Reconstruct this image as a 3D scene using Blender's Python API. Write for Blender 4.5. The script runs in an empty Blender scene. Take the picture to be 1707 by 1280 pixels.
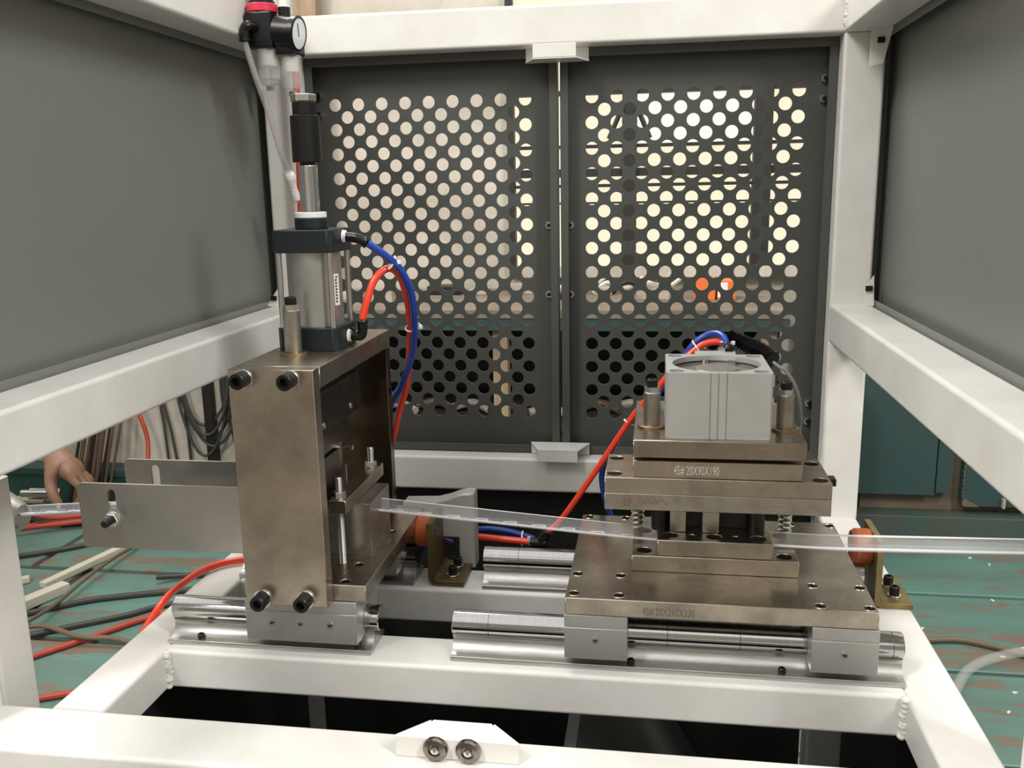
import bpy, bmesh, math, random
from mathutils import Vector, Matrix
from mathutils.geometry import delaunay_2d_cdt
random.seed(7)
sc = bpy.context.scene
C = sc.collection
H = 1.33            # height of the lens above the floor; coordinates below are given relative to the lens height
PI = math.pi

# ------------------------------------------------------------------ camera, world, lights, exposure
cam = bpy.data.cameras.new('camera'); camo = bpy.data.objects.new('camera', cam); C.objects.link(camo)
yw, pt, rl = -0.15640257, 0.211607861, 0.019329915
fw = Vector((math.sin(yw)*math.cos(pt), math.cos(yw)*math.cos(pt), -math.sin(pt)))
r0 = Vector((math.cos(yw), -math.sin(yw), 0)); d0 = fw.cross(r0)
rt = math.cos(rl)*r0 + math.sin(rl)*d0; dn = -math.sin(rl)*r0 + math.cos(rl)*d0
camo.matrix_world = Matrix(((rt.x, -dn.x, -fw.x, 0), (rt.y, -dn.y, -fw.y, 0), (rt.z, -dn.z, -fw.z, H), (0, 0, 0, 1)))
cam.sensor_width = 36; cam.lens = 36*1520.94/1707; cam.clip_start = .01; cam.clip_end = 100
sc.camera = camo
w = bpy.data.worlds.new('hall_light'); sc.world = w; w.use_nodes = True
w.node_tree.nodes['Background'].inputs[0].default_value = (1, .985, .955, 1)
w.node_tree.nodes['Background'].inputs[1].default_value = 1.0
def area(name, loc, target, sx, sy, power, col):
    l = bpy.data.lights.new(name, 'AREA'); l.shape = 'RECTANGLE'; l.size = sx; l.size_y = sy; l.energy = power; l.color = col
    o = bpy.data.objects.new(name, l); C.objects.link(o); o.location = loc
    o.rotation_euler = (Vector(target)-Vector(loc)).to_track_quat('-Z', 'Y').to_euler(); return o
area('ceiling_lamp_right', (2.9, -1.45, H+2.9), (0, 1.2, H-.3), .6, 1.4, 112, (1, .97, .92))
area('ceiling_lamp_left', (-2.1, -1.5, H+3.1), (0, 1.2, H-.3), .6, 1.4, 98, (1, .97, .92))
area('ceiling_lamp_rear', (-1.2, 2.3, H+2.4), (-.6, 3.2, H-.6), .3, 1.2, 36, (1, .96, .9))
sc.view_settings.view_transform = 'Standard'; sc.view_settings.look = 'None'
sc.view_settings.exposure = .26; sc.view_settings.gamma = 1; sc.view_settings.use_curve_mapping = False

# ------------------------------------------------------------------ materials
MATS = {}
def mat(name, col, rough=.5, metal=0., bump=0., bscale=300., var=0., vscale=8., col2=None, rvar=0., alpha=1., emit=None, estr=0., coat=0., stretch=None, trans=0., spec=.5):
    if name in MATS: return MATS[name]
    m = bpy.data.materials.new(name); m.use_nodes = True; nt = m.node_tree; N = nt.nodes; L = nt.links
    b = N['Principled BSDF']
    b.inputs['Base Color'].default_value = (*col, 1); b.inputs['Roughness'].default_value = rough; b.inputs['Metallic'].default_value = metal
    b.inputs['Specular IOR Level'].default_value = spec
    b.inputs['Alpha'].default_value = alpha; b.inputs['Coat Weight'].default_value = coat
    b.inputs['Transmission Weight'].default_value = trans
    if emit: b.inputs['Emission Color'].default_value = (*emit, 1); b.inputs['Emission Strength'].default_value = estr
    if var or bump or rvar or col2:
        tc = N.new('ShaderNodeTexCoord'); mp = N.new('ShaderNodeMapping'); L.new(tc.outputs['Object'], mp.inputs[0])
        if stretch: mp.inputs['Scale'].default_value = stretch
    if var or col2:
        n = N.new('ShaderNodeTexNoise'); n.inputs['Scale'].default_value = vscale; n.inputs['Detail'].default_value = 6; n.inputs['Roughness'].default_value = .65
        L.new(mp.outputs[0], n.inputs['Vector'])
        cr = N.new('ShaderNodeValToRGB'); cr.color_ramp.elements[0].position = .35; cr.color_ramp.elements[1].position = .68
        c2 = col2 if col2 else tuple(c*(1-var) for c in col)
        cr.color_ramp.elements[0].color = (*c2, 1); cr.color_ramp.elements[1].color = (*col, 1)
        L.new(n.outputs['Fac'], cr.inputs[0]); L.new(cr.outputs[0], b.inputs['Base Color'])
        if rvar:
            mr = N.new('ShaderNodeMapRange'); mr.inputs['To Min'].default_value = rough+rvar; mr.inputs['To Max'].default_value = max(.03, rough-rvar)
            L.new(n.outputs['Fac'], mr.inputs['Value']); L.new(mr.outputs[0], b.inputs['Roughness'])
    if bump:
        n2 = N.new('ShaderNodeTexNoise'); n2.inputs['Scale'].default_value = bscale; n2.inputs['Detail'].default_value = 3
        L.new(mp.outputs[0], n2.inputs['Vector'])
        bp = N.new('ShaderNodeBump'); bp.inputs['Strength'].default_value = bump; bp.inputs['Distance'].default_value = .002
        L.new(n2.outputs['Fac'], bp.inputs['Height']); L.new(bp.outputs[0], b.inputs['Normal'])
    MATS[name] = m; return m

WHITE = mat('white_paint', (.79, .785, .755), .38, bump=.06, bscale=260, col2=(.69, .675, .63), vscale=7)
PANEL = mat('grey_powder_coat', (.185, .195, .175), .42, bump=.10, bscale=700, var=.06, vscale=3)
DOOR = mat('charcoal_powder_coat', (.068, .072, .066), .45, bump=.12, bscale=700, var=.08, vscale=3)
CAB = mat('black_cabinet_paint', (.022, .023, .022), .6)
STEEL = mat('ground_steel', (.64, .565, .465), .34, 1, var=.42, vscale=12, rvar=.10, bump=.02, bscale=500)
STEELV = mat('ground_steel_oiled', (.54, .485, .40), .28, 1, var=.40, vscale=14, rvar=.07, bump=.02, bscale=500)
STEELD = mat('dark_tool_steel', (.17, .15, .125), .32, 1, var=.4, vscale=25, rvar=.08)
STEELG = mat('cold_rolled_steel', (.50, .48, .44), .38, 1, var=.4, vscale=28, rvar=.1, col2=(.34, .31, .26))
ALU = mat('anodised_aluminium', (.53, .53, .51), .42, .75, var=.06, vscale=30)
ALUX = mat('extruded_aluminium', (.62, .61, .585), .34, .95, var=.32, vscale=18, rvar=.1, stretch=(1, 6, 14), bump=.05, bscale=120)
ALUC = mat('matt_aluminium_body', (.56, .57, .55), .48, .55, var=.08, vscale=30)
CHROME = mat('polished_shaft', (.52, .52, .515), .10, 1, var=.12, vscale=60, stretch=(6, 1, 1))
ROD = mat('chrome_rod', (.75, .76, .78), .08, 1)
ZINC = mat('zinc_plated', (.66, .66, .64), .25, 1)
BRONZE = mat('bronze_bush', (.42, .30, .19), .35, 1)
BLACKOX = mat('black_oxide', (.008, .008, .008), .36, 0, spec=.35)
BLACKPL = mat('black_plastic', (.006, .006, .0065), .3, spec=.4)
RUBBERBK = mat('black_rubber', (.02, .02, .02), .6)
CYLG = mat('dark_teal_casting', (.007, .014, .0155), .45, var=.2, vscale=40)
TUBEA = mat('cylinder_tube', (.58, .585, .56), .36, .85, var=.2, vscale=16)
WHITEPL = mat('white_plastic', (.8, .8, .78), .4)
TAPE = mat('white_thread_tape', (.85, .85, .82), .7, bump=.9, bscale=350)
REDH = mat('red_air_hose', (.83, .055, .022), .22, coat=.3)
BLUEH = mat('blue_air_hose', (.012, .055, .36), .22, coat=.3)
REDF = mat('dull_red_hose', (.42, .055, .03), .5)
CLEAR = mat('clear_plastic', (.86, .87, .92), .10, alpha=.13)
CLEARE = mat('clear_plastic_edge_glint', (.92, .92, .95), .2, alpha=.75)  # whiter, denser lines paint the bright glint along the clear edges
BOWL = mat('smoky_clear_bowl', (.58, .57, .55), .08, alpha=.40)
ALUT = mat('machined_aluminium', (.52, .49, .44), .36, .9, var=.15, vscale=30)
CLEAR2 = mat('milky_clear_plastic', (.80, .79, .78), .12, alpha=.19)
ORANGE = mat('orange_urethane', (.46, .10, .022), .42, var=.2, vscale=30)
OLIVE = mat('yellow_zinc_plate', (.30, .235, .10), .38, .65, var=.35, vscale=24)
OLIVED = mat('dull_yellow_zinc', (.17, .125, .055), .42, .6, var=.4, vscale=24)
STAIN = mat('stainless_sheet', (.50, .485, .455), .34, 1, var=.25, vscale=7, rvar=.06, bump=.02, bscale=400)
RED = mat('red_ring', (.62, .03, .07), .35)
GLASSF = mat('gauge_face', (.75, .78, .8), .15, coat=.6)
INK = mat('engraved_light', (.62, .60, .54), .5, .3)
INKD = mat('engraved_dark', (.20, .17, .13), .5, .5)
MARKER = mat('red_marker', (.24, .13, .10), .55, .4)
PATINA = mat('worn_nickel', (.34, .29, .26), .22, 1, var=.5, vscale=60)
STEELB = mat('dark_brown_steel', (.27, .215, .155), .24, 1, var=.5, vscale=18, rvar=.06)  # darker and browner than the ground steel of the front plate
FLOORM = mat('teal_floor_paint', (.130, .285, .245), .42, bump=.35, bscale=30, col2=(.125, .195, .16), vscale=2.6, stretch=(.6, 2.2, 1))
def floor_paint():
    m = bpy.data.materials['teal_floor_paint']; nt = m.node_tree; N = nt.nodes; L = nt.links; b = N['Principled BSDF']
    src = b.inputs['Base Color'].links[0].from_socket
    tc = N.new('ShaderNodeTexCoord'); geo = N.new('ShaderNodeNewGeometry')
    mp = N.new('ShaderNodeMapping'); mp.inputs['Scale'].default_value = (.8, 2.4, 1); L.new(geo.outputs['Position'], mp.inputs[0])
    n = N.new('ShaderNodeTexNoise'); n.inputs['Scale'].default_value = 3.2; n.inputs['Detail'].default_value = 9; n.inputs['Roughness'].default_value = .68; L.new(mp.outputs[0], n.inputs['Vector'])
    cr = N.new('ShaderNodeValToRGB'); cr.color_ramp.elements[0].position = .545; cr.color_ramp.elements[1].position = .575; L.new(n.outputs['Fac'], cr.inputs[0])
    mx = N.new('ShaderNodeMix'); mx.data_type = 'RGBA'; L.new(cr.outputs[0], mx.inputs['Factor']); L.new(src, mx.inputs['A']); mx.inputs['B'].default_value = (.205, .165, .125, 1)
    L.new(mx.outputs['Result'], b.inputs['Base Color'])
floor_paint()
BOUNCEF = mat('neutral_bounce_floor', (.20, .175, .15), .7, bump=.3, bscale=30, var=.3, vscale=3)  # unseen floor, coloured neutral so the steel reflects no teal
STUCCO = mat('old_plaster', (.62, .575, .50), .85, bump=.4, bscale=40, col2=(.40, .36, .30), vscale=2.6)
TEALW = mat('teal_wall_paint', (.050, .098, .092), .5, bump=.2, bscale=25, col2=(.075, .082, .066), vscale=3, stretch=(2.5, 1, .8))
TEALB = mat('teal_board_paint', (.026, .070, .074), .42, bump=.15, bscale=30, col2=(.040, .062, .058), vscale=6, stretch=(2, 1, .7))
BROWNW = mat('brown_bare_plaster', (.20, .155, .115), .8, bump=.3, bscale=30, var=.4, vscale=5)
WOOD = mat('old_wood', (.38, .27, .17), .65, var=.4, vscale=5, stretch=(6, 6, .6))
DIRT = mat('joint_dirt', (.10, .075, .055), .9, var=.3, vscale=20)
CABLE = mat('dark_cable', (.045, .042, .038), .5)
CABLEB = mat('brown_cable', (.17, .12, .075), .5)
RUST = mat('rusty_rod', (.17, .105, .07), .6, .4, var=.5, vscale=9)
PVC = mat('cream_pvc', (.68, .64, .54), .45, var=.15, vscale=6)
SKIN = mat('skin', (.27, .145, .09), .5, bump=.15, bscale=90, var=.18, vscale=12)
SHIRT = mat('dark_shirt', (.03, .04, .06), .8)
PANE = mat('daylit_pane', (.05, .05, .045), .3, emit=(1, .90, .66), estr=.82)
PANEW = mat('daylit_pane_white', (.05, .05, .05), .3, emit=(1, .95, .84), estr=.84)
WFRAME = mat('dark_window_frame', (.016, .014, .011), .6)
BENCHT = mat('worn_bench_top', (.24, .20, .155), .7, var=.4, vscale=8)
SHADEIN = mat('underbench_shade', (.02, .018, .016), .7)  # near-black colour stands in for the shade under the bench
ORBOX = mat('orange_carton', (.75, .17, .04), .5)
GREYC = mat('grey_cable', (.30, .29, .26), .45)
SCRAP = mat('pale_scrap', (.48, .42, .35), .7, var=.5, vscale=14)
SOOT = mat('blackened_steel', (.035, .03, .027), .45, .6)

# ------------------------------------------------------------------ mesh helpers
def smooth_pts(pts, n=6):
    P = [Vector(p) for p in pts]
    if len(P) < 3: return P
    out = []
    for i in range(len(P)-1):
        a, b, c, d = P[max(i-1, 0)], P[i], P[i+1], P[min(i+2, len(P)-1)]
        for k in range(n):
            t = k/n
            out.append(.5*((2*b)+(c-a)*t+(2*a-5*b+4*c-d)*t*t+(3*b-a-3*c+d)*t*t*t))
    out.append(P[-1]); return out
class MB:
    def __init__(s): s.v = []; s.f = []
    def add(s, vs, fs):
        o = len(s.v); s.v += [tuple(v) for v in vs]; s.f += [tuple(i+o for i in f) for f in fs]; return s
    def bm(s, b):
        b.verts.index_update(); return s.add([v.co[:] for v in b.verts], [[v.index for v in f.verts] for f in b.faces])
    def box(s, x0, x1, y0, y1, z0, z1, bev=0., seg=2, rot=None):
        b = bmesh.new(); bmesh.ops.create_cube(b, size=1)
        for v in b.verts: v.co = Vector((v.co.x*(x1-x0), v.co.y*(y1-y0), v.co.z*(z1-z0)))
        if bev: bmesh.ops.bevel(b, geom=list(b.edges), offset=bev, segments=seg, affect='EDGES', profile=.5)
        c = Vector(((x0+x1)/2, (y0+y1)/2, (z0+z1)/2))
        for v in b.verts: v.co = (rot @ v.co if rot else v.co) + c
        s.bm(b); b.free(); return s
    def beam(s, x0, x1, y0, y1, z0, z1, axis, r=.0052, seg=3):
        # square tube with rounded long edges
        b = bmesh.new(); bmesh.ops.create_cube(b, size=1)
        d = (x1-x0, y1-y0, z1-z0)
        for v in b.verts: v.co = Vector((v.co.x*d[0], v.co.y*d[1], v.co.z*d[2]))
        es = [e for e in b.edges if abs((e.verts[0].co-e.verts[1].co)[axis]) > 1e-6]
        bmesh.ops.bevel(b, geom=es, offset=r, segments=seg, affect='EDGES', profile=.5)
        for v in b.verts: v.co += Vector(((x0+x1)/2, (y0+y1)/2, (z0+z1)/2))
        s.bm(b); b.free(); return s
    def lathe(s, p, ax, prof, seg=24, ph=0.):
        p = Vector(p); ax = Vector(ax).normalized()
        u = ax.orthogonal().normalized() if abs(ax.z) < .99 else Vector((1, 0, 0)); v = ax.cross(u)
        vs = []; fs = []
        for r, t in prof:
            for k in range(seg):
                a = 2*PI*k/seg+ph; vs.append(p+ax*t+(u*math.cos(a)+v*math.sin(a))*max(r, 1e-5))
        n = len(prof)
        for i in range(n-1):
            for k in range(seg):
                k2 = (k+1) % seg; fs.append((i*seg+k, i*seg+k2, (i+1)*seg+k2, (i+1)*seg+k))
        fs.append(tuple(reversed(range(seg)))); fs.append(tuple(range((n-1)*seg, n*seg)))
        return s.add(vs, fs)
    def cyl(s, p0, p1, r, seg=24, r2=None, ch=0., ph=0.):
        p0 = Vector(p0); p1 = Vector(p1); L = (p1-p0).length; r2 = r if r2 is None else r2
        pr = [(r-ch, 0), (r, ch), (r2, L-ch), (r2-ch, L)] if ch else [(r, 0), (r2, L)]
        return s.lathe(p0, p1-p0, pr, seg, ph)
    def tube(s, pts, r, seg=10, n=6, rf=None):
        P = smooth_pts(pts, n); vs = []; fs = []; up = None
        for i, p in enumerate(P):
            t = (P[min(i+1, len(P)-1)]-P[max(i-1, 0)]).normalized()
            if up is None: up = t.orthogonal().normalized()
            up = (up-t*up.dot(t)).normalized(); w_ = t.cross(up)
            rr = rf(i, len(P)) if rf else r
            for k in range(seg):
                a = 2*PI*k/seg; vs.append(p+(up*math.cos(a)+w_*math.sin(a))*rr)
        for i in range(len(P)-1):
            for k in range(seg):
                k2 = (k+1) % seg; fs.append((i*seg+k, i*seg+k2, (i+1)*seg+k2, (i+1)*seg+k))
        fs.append(tuple(reversed(range(seg)))); fs.append(tuple(range((len(P)-1)*seg, len(P)*seg)))
        return s.add(vs, fs)
    def prism(s, poly, axis, a, b, holes=()):
        # polygon in the plane normal to axis (axes in cyclic-free order), swept from a to b, with through holes
        def P3(q, t): return {0: (t, q[0], q[1]), 1: (q[0], t, q[1]), 2: (q[0], q[1], t)}[axis]
        loops = [list(poly)]+[list(h) for h in holes]
        pts = []; edges = []; spans = []
        for lp in loops:
            o = len(pts); pts += [Vector(q) for q in lp]; edges += [(o+i, o+(i+1) % len(lp)) for i in range(len(lp))]; spans.append((o, len(lp)))
        n = len(pts)
        if holes:
            tri = delaunay_2d_cdt(pts, edges, [], 1, 1e-7)
            lid = [li for li, lp in enumerate(loops) for _ in lp]
            def inside(q):
                c = False; P_ = loops[0]
                for (ax_, ay_), (bx_, by_) in zip(P_, P_[1:]+P_[:1]):
                    if (ay_ > q[1]) != (by_ > q[1]) and q[0] < (bx_-ax_)*(q[1]-ay_)/(by_-ay_)+ax_: c = not c
                return c
            vv, ff = tri[0], tri[2]
            key = {(round(q.x, 6), round(q.y, 6)): i for i, q in enumerate(pts)}
            mp = [key.get((round(q.x, 6), round(q.y, 6)), -1) for q in vv]
            ff = [[mp[i] for i in f] for f in ff]; ff = [f for f in ff if min(f) >= 0]
            ff = [f for f in ff if not (lid[f[0]] == lid[f[1]] == lid[f[2]] and (lid[f[0]] > 0 or not inside((sum(pts[i].x for i in f)/3, sum(pts[i].y for i in f)/3))))]
        else: ff = [list(range(n))]
        vs = [P3(q, a) for q in pts]+[P3(q, b) for q in pts]
        fs = [tuple(reversed(f)) for f in ff]+[tuple(i+n for i in f) for f in ff]
        for o, m in spans:
            for i in range(m):
                j = (i+1) % m; fs.append((o+i, o+j, o+j+n, o+i+n))
        return s.add(vs, fs)
    def sphere(s, c, r, u=12, v=8, sc3=(1, 1, 1)):
        b = bmesh.new(); bmesh.ops.create_uvsphere(b, u_segments=u, v_segments=v, radius=r)
        for q in b.verts: q.co = Vector((q.co.x*sc3[0], q.co.y*sc3[1], q.co.z*sc3[2]))+Vector(c)
        s.bm(b); b.free(); return s
    def torus(s, c, ax, R, r, su=24, sv=8, sq=1.):
        c = Vector(c); ax = Vector(ax).normalized(); u = ax.orthogonal().normalized(); v = ax.cross(u); vs = []; fs = []
        for i in range(su):
            a = 2*PI*i/su; d = u*math.cos(a)+v*math.sin(a)*sq
            for k in range(sv):
                b_ = 2*PI*k/sv; vs.append(c+d*(R+r*math.cos(b_))+ax*r*math.sin(b_))
        for i in range(su):
            for k in range(sv):
                fs.append((i*sv+k, ((i+1) % su)*sv+k, ((i+1) % su)*sv+(k+1) % sv, i*sv+(k+1) % sv))
        return s.add(vs, fs)
def circ(x, y, r, n=20, ry=None):
    ry = r if ry is None else ry
    return [(x+r*math.cos(2*PI*k/n), y+ry*math.sin(2*PI*k/n)) for k in range(n)]
def rect(x0, x1, y0, y1): return [(x0, y0), (x1, y0), (x1, y1), (x0, y1)]
def stadium(cx, cz, L, h, n=6):
    r = h/2; a = L/2-r
    return [(cx+a+r*math.sin(PI*k/n), cz-r*math.cos(PI*k/n)) for k in range(n+1)]+[(cx-a-r*math.sin(PI*k/n), cz+r*math.cos(PI*k/n)) for k in range(n+1)]

def thing(name, label, cat, loc, group=None, kind=None):
    o = bpy.data.objects.new(name, None); C.objects.link(o); o.empty_display_size = .02
    o.location = (loc[0], loc[1], loc[2]+H); tag(o, label, cat, group, kind); return o
def tag(o, label=None, cat=None, group=None, kind=None):
    if label: o['label'] = label
    if cat: o['category'] = cat
    if group: o['group'] = group
    if kind: o['kind'] = kind
    return o
def wloc(o):
    l = Vector(o.location)
    while o.parent: o = o.parent; l += Vector(o.location)
    return l
def build(name, mb, m, parent=None, label=None, bev=0., origin=None, ang=.55):
    """link the collected shapes as one mesh object; coordinates are relative to the lens height"""
    if parent is not None: org = wloc(parent)
    elif origin is not None: org = Vector((origin[0], origin[1], origin[2]+H))
    else:
        xs, ys, zs = zip(*mb.v); org = Vector(((min(xs)+max(xs))/2, (min(ys)+max(ys))/2, min(zs)+H))
    me = bpy.data.meshes.new(name)
    me.from_pydata([(x-org.x, y-org.y, z+H-org.z) for x, y, z in mb.v], [], mb.f); me.validate(); me.update()
    b = bmesh.new(); b.from_mesh(me); bmesh.ops.recalc_face_normals(b, faces=b.faces); b.to_mesh(me); b.free()
    me.materials.append(m)
    me.polygons.foreach_set('use_smooth', [True]*len(me.polygons)); me.set_sharp_from_angle(angle=ang)
    o = bpy.data.objects.new(name, me); C.objects.link(o)
    if parent is not None: o.parent = parent
    else: o.location = org
    if label: o['label'] = label
    if bev:
        md = o.modifiers.new('edge_break', 'BEVEL'); md.width = bev; md.segments = 1; md.limit_method = 'ANGLE'; md.angle_limit = .7
    wn_ = o.modifiers.new('face_weight', 'WEIGHTED_NORMAL'); wn_.keep_sharp = True; wn_.weight = 80
    return o
def one(name, mb, m, label, cat, group=None, bev=0., kind=None):
    return tag(build(name, mb, m, None, None, bev), label, cat, group, kind)
def struct(name, mb, m, label=None):
    o = build(name, mb, m); o['kind'] = 'structure'
    if label: o['label'] = label
    return o
def text_part(name, body, size, parent, m, loc, rot=(PI/2, 0, 0), depth=.0002, sx=1., shear=0.):
    cu = bpy.data.curves.new(name, 'FONT'); cu.body = body; cu.size = size; cu.extrude = depth; cu.shear = shear; cu.resolution_u = 3
    t = bpy.data.objects.new(name, cu); C.objects.link(t); bpy.context.view_layer.update()
    me = bpy.data.meshes.new_from_object(t.evaluated_get(bpy.context.evaluated_depsgraph_get()))
    bpy.data.objects.remove(t); me.materials.clear(); me.materials.append(m); me.name = name
    R = Matrix.Rotation(rot[2], 4, 'Z') @ Matrix.Rotation(rot[1], 4, 'Y') @ Matrix.Rotation(rot[0], 4, 'X')
    me.transform(R @ Matrix.Diagonal((sx, 1, 1, 1)))
    o = bpy.data.objects.new(name, me); C.objects.link(o); o.parent = parent; pl = wloc(parent)
    o.location = (loc[0]-pl.x, loc[1]-pl.y, loc[2]+H-pl.z); return o
def share(src, loc_shift, parent=None, name=None):
    """another piece of the same shape, sharing its mesh"""
    o = src.copy(); C.objects.link(o)
    if parent is not None: o.parent = parent
    o.location = Vector(src.location)+Vector(loc_shift); return o
def cap_screw(parent, p, ax, rh, lh, washer=0., name='cap_screw'):
    """socket head screw: p is on the surface, ax points away from it"""
    p = Vector(p); ax = Vector(ax).normalized(); m = MB(); t0 = 0.
    if washer:
        build('washer', MB().cyl(p, p+ax*.0022, washer, 24, ch=.0004), ZINC, parent); t0 = .0022
    m.lathe(p, ax, [(rh*.97, t0), (rh, t0+.0006), (rh, t0+lh-.001), (rh-.0009, t0+lh), (rh*.56, t0+lh), (rh*.52, t0+lh*.45), (0, t0+lh*.45)], 24)
    return build(name, m, BLACKOX, parent)

# ------------------------------------------------------------------ the setting
T = -.534                                   # top of the machine table frame
fl = struct('floor', MB().box(-5, 4.5, -4.6, 3.75, -H-.06, -H-.012), DIRT)
xe = [-5, -3.3, -2.25, -1.35, -.4, .55, 1.72, 2.9, 4.5]; ye = [-4.6, -3.4, -2.4, -1.3, .1, 1.15, 2.02, 2.455, 2.955, 3.75]
for j in range(len(ye)-1):
    for i in range(len(xe)-1):
        dx = (j % 2)*.23; dy = -.12 if xe[i] < -.5 else 0
        x0, x1 = xe[i]+(dx if i else 0), xe[i+1]+(dx if i < len(xe)-2 else 0)
        y0, y1 = ye[j]+(dy if j else 0), ye[j+1]+(dy if j < len(ye)-2 else 0)
        g = .011 if dy == 0 else .016
        build('floor_slab', MB().box(x0+g, x1-g, y0+g, y1-g, -H-.02, -H+random.uniform(-.0015, .0015), .003, 1), FLOORM if ye[j] > 1.1 else BOUNCEF, fl)
WY = 3.56
wr = struct('wall_rear', MB().box(-5, -.56, WY, WY+.15, -H, 2.2), STUCCO)
build('wall_section', MB().box(-.56, .8, WY, WY+.15, -H, -.33), STUCCO, wr)
build('wall_section', MB().box(.8, 4.5, WY, WY+.15, -.35, 2.2), STUCCO, wr)
build('wall_section', MB().box(.8, 4.5, WY-.03, WY+.15, -H, -.35), BROWNW, wr)
build('lintel', MB().box(-.56, .8, WY, WY+.15, 1.05, 2.2), STUCCO, wr)
build('wall_footing', MB().box(.3, 4.5, 3.44, WY-.03, -H, -1.235, .006), TEALW, wr)
struct('wall_left', MB().box(-5.1, -5, -4.6, 3.75, -H, 2.2), STUCCO)
struct('wall_right', MB().box(4.5, 4.6, -4.6, 3.75, -H, 2.2), STUCCO)
struct('wall_front', MB().box(-5, 4.5, -4.75, -4.6, -H, 2.2), STUCCO)
# window behind the doors
wn = MB().box(-.556, -.531, WY-.04, WY+.012, -.33, 1.05).box(.74, .80, WY-.04, WY+.05, -.33, 1.05)
w1 = struct('window_1', wn, WFRAME)
build('window_sill', MB().box(-.531, .74, WY-.06, WY+.05, -.34, -.30), STUCCO, w1)
for a, b in ((-.124, -.070), (.352, .416)): build('mullion', MB().box(a, b, WY-.05, WY+.05, -.30, 1.05), WFRAME, w1)
for z, h in ((.340, .016), (.146, .012), (.050, .030), (.002, .012), (-.062, .007), (.62, .03)):
    build('glazing_bar', MB().box(-.531, .74, WY-.035, WY+.004, z-h/2, z+h/2), WFRAME, w1)
xs_ = [(-.531, -.124), (-.07, .352), (.416, .74)]; zs_ = [(-.30, -.062), (-.062, .002), (.002, .05), (.05, .146), (.146, .34), (.34, .62), (.62, 1.05)]
for i, (a, b) in enumerate(xs_):
    for j, (c, d) in enumerate(zs_):
        build('pane', MB().box(a, b, WY+.005, WY+.011, c, d), PANEW if (i == 1 and j in (4, 5)) else PANE, w1)
for s_ in (-1, 1):
    build('casement_stay', MB().tube([(-.097+s_*.035, WY-.055, .262), (-.097+s_*.075, WY-.06, .17)], .009, 8).sphere((-.097+s_*.035, WY-.055, .265), .018), WFRAME, w1)
# teal boards on the right
o = one('wall_board', MB().box(.55, 1.055, 3.475, WY-.034, -1.165, -.40, .004), TEALB, 'large dark teal wall board beside the white rear post', 'board')
o = one('wall_board', MB().box(1.06, 1.112, 3.485, WY-.034, -1.158, -.40, .004), TEALB, 'narrow upright teal strip between the two teal wall boards', 'board')
o = one('wall_board', MB().box(1.155, 1.75, 3.475, WY-.034, -1.203, -.40, .004), TEALB, 'chipped teal wall board at the right edge of the picture', 'board')
m = MB()
for k in range(26):
    x = 1.156+random.uniform(-.002, .003); z = -1.20+k*.016; m.box(x-.0022, x+.0022, 3.472, 3.4748, z, z+random.uniform(.008, .0159), .0005, 1)
for k in range(6): m.box(1.159+k*.009, 1.1685+k*.009, 3.472, 3.4748, -1.203, -1.203+.030*(1-k/6), .0005, 1)
build('chipped_edge', m, BROWNW, o)['kind'] = 'stuff'
build('bracket_stub', MB().box(1.292, 1.302, 3.455, 3.475, -1.202, -1.165, .002), SCRAP, o)

# ------------------------------------------------------------------ machine frame
fr = thing('machine_frame', 'white welded square-tube machine frame around the two presses', 'frame', (-.15, 1.1, -H))
def beam(x0, x1, y0, y1, z0, z1, ax, name='beam', m=WHITE): return build(name, MB().beam(x0, x1, y0, y1, z0, z1, ax), m, fr)
XL0, XL1, XR0, XR1 = -.632, -.572, .27, .33
YR0, YR1 = 1.466, 1.526
beam(XL0, XL1, .797, YR1, T-.05, T, 1); beam(XR0, XR1, .797, YR1, T-.05, T, 1)                # table sides
beam(-.80, .40, .722, .7965, T-.062, T, 0)                                                   # front
beam(XL1, XR0, .927, .997, T-.05, T, 0); beam(XL1, XR0, 1.129, 1.201, T-.05, T, 0)           # rail beams
beam(XL1, XR0, YR0, YR1, -.507, -.4475, 0)                                                   # rear low beam
beam(XL0, XL1, YR0, YR1, T, .212, 2, 'post'); beam(XR0, XR1, YR0, YR1, T, .212, 2, 'post')
beam(XL0-.0, XR1+.0, YR0, YR1, .2125, .2725, 0)                                              # rear top
beam(XL0, XL1, .50, YR0-.0005, .2125, .2725, 1); beam(XR0, XR1, .50, YR0-.0005, .2125, .2725, 1)
beam(XL0, XL1, .50, YR0, -.2440, -.1855, 1); beam(XR0, XR1, .50, YR0, -.2440, -.1855, 1)
beam(.333, .393, .735, .797, T, .30, 2, 'post'); beam(-.746, -.686, .733, .796, T, .30, 2, 'post')
for x0, x1 in ((XL0, XL1), (XR0, XR1)):
    for y0, y1 in ((.73, .79), (YR0, YR1)): beam(x0, x1, y0, y1, -H+.001, T-.0505 if y1 > 1 else T-.0625, 2, 'leg')
def weld(x, y, z0, z1, r=.0050, n=15, ax=(0, 0, 1)):
    m = MB()
    for k in range(n):
        t = k/(n-1); m.sphere((x+random.uniform(-.001, .001), y+random.uniform(-.001, .001), z0+(z1-z0)*t), r*random.uniform(.75, 1.1), 8, 6, (1, 1, .8))
    build('weld_bead', m, WHITE, fr)
weld(XL1+.001, .926, T-.047, T-.004); weld(XR0-.001, .926, T-.047, T-.004)
weld(XR0+.001, YR0-.002, .222, .27, .004)
m = MB()
for k in range(8): m.sphere((XL1+.004+random.uniform(-.002, .002), 1.02+k*.008, T+.004), .006*random.uniform(.6, 1.1), 8, 6)
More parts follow.
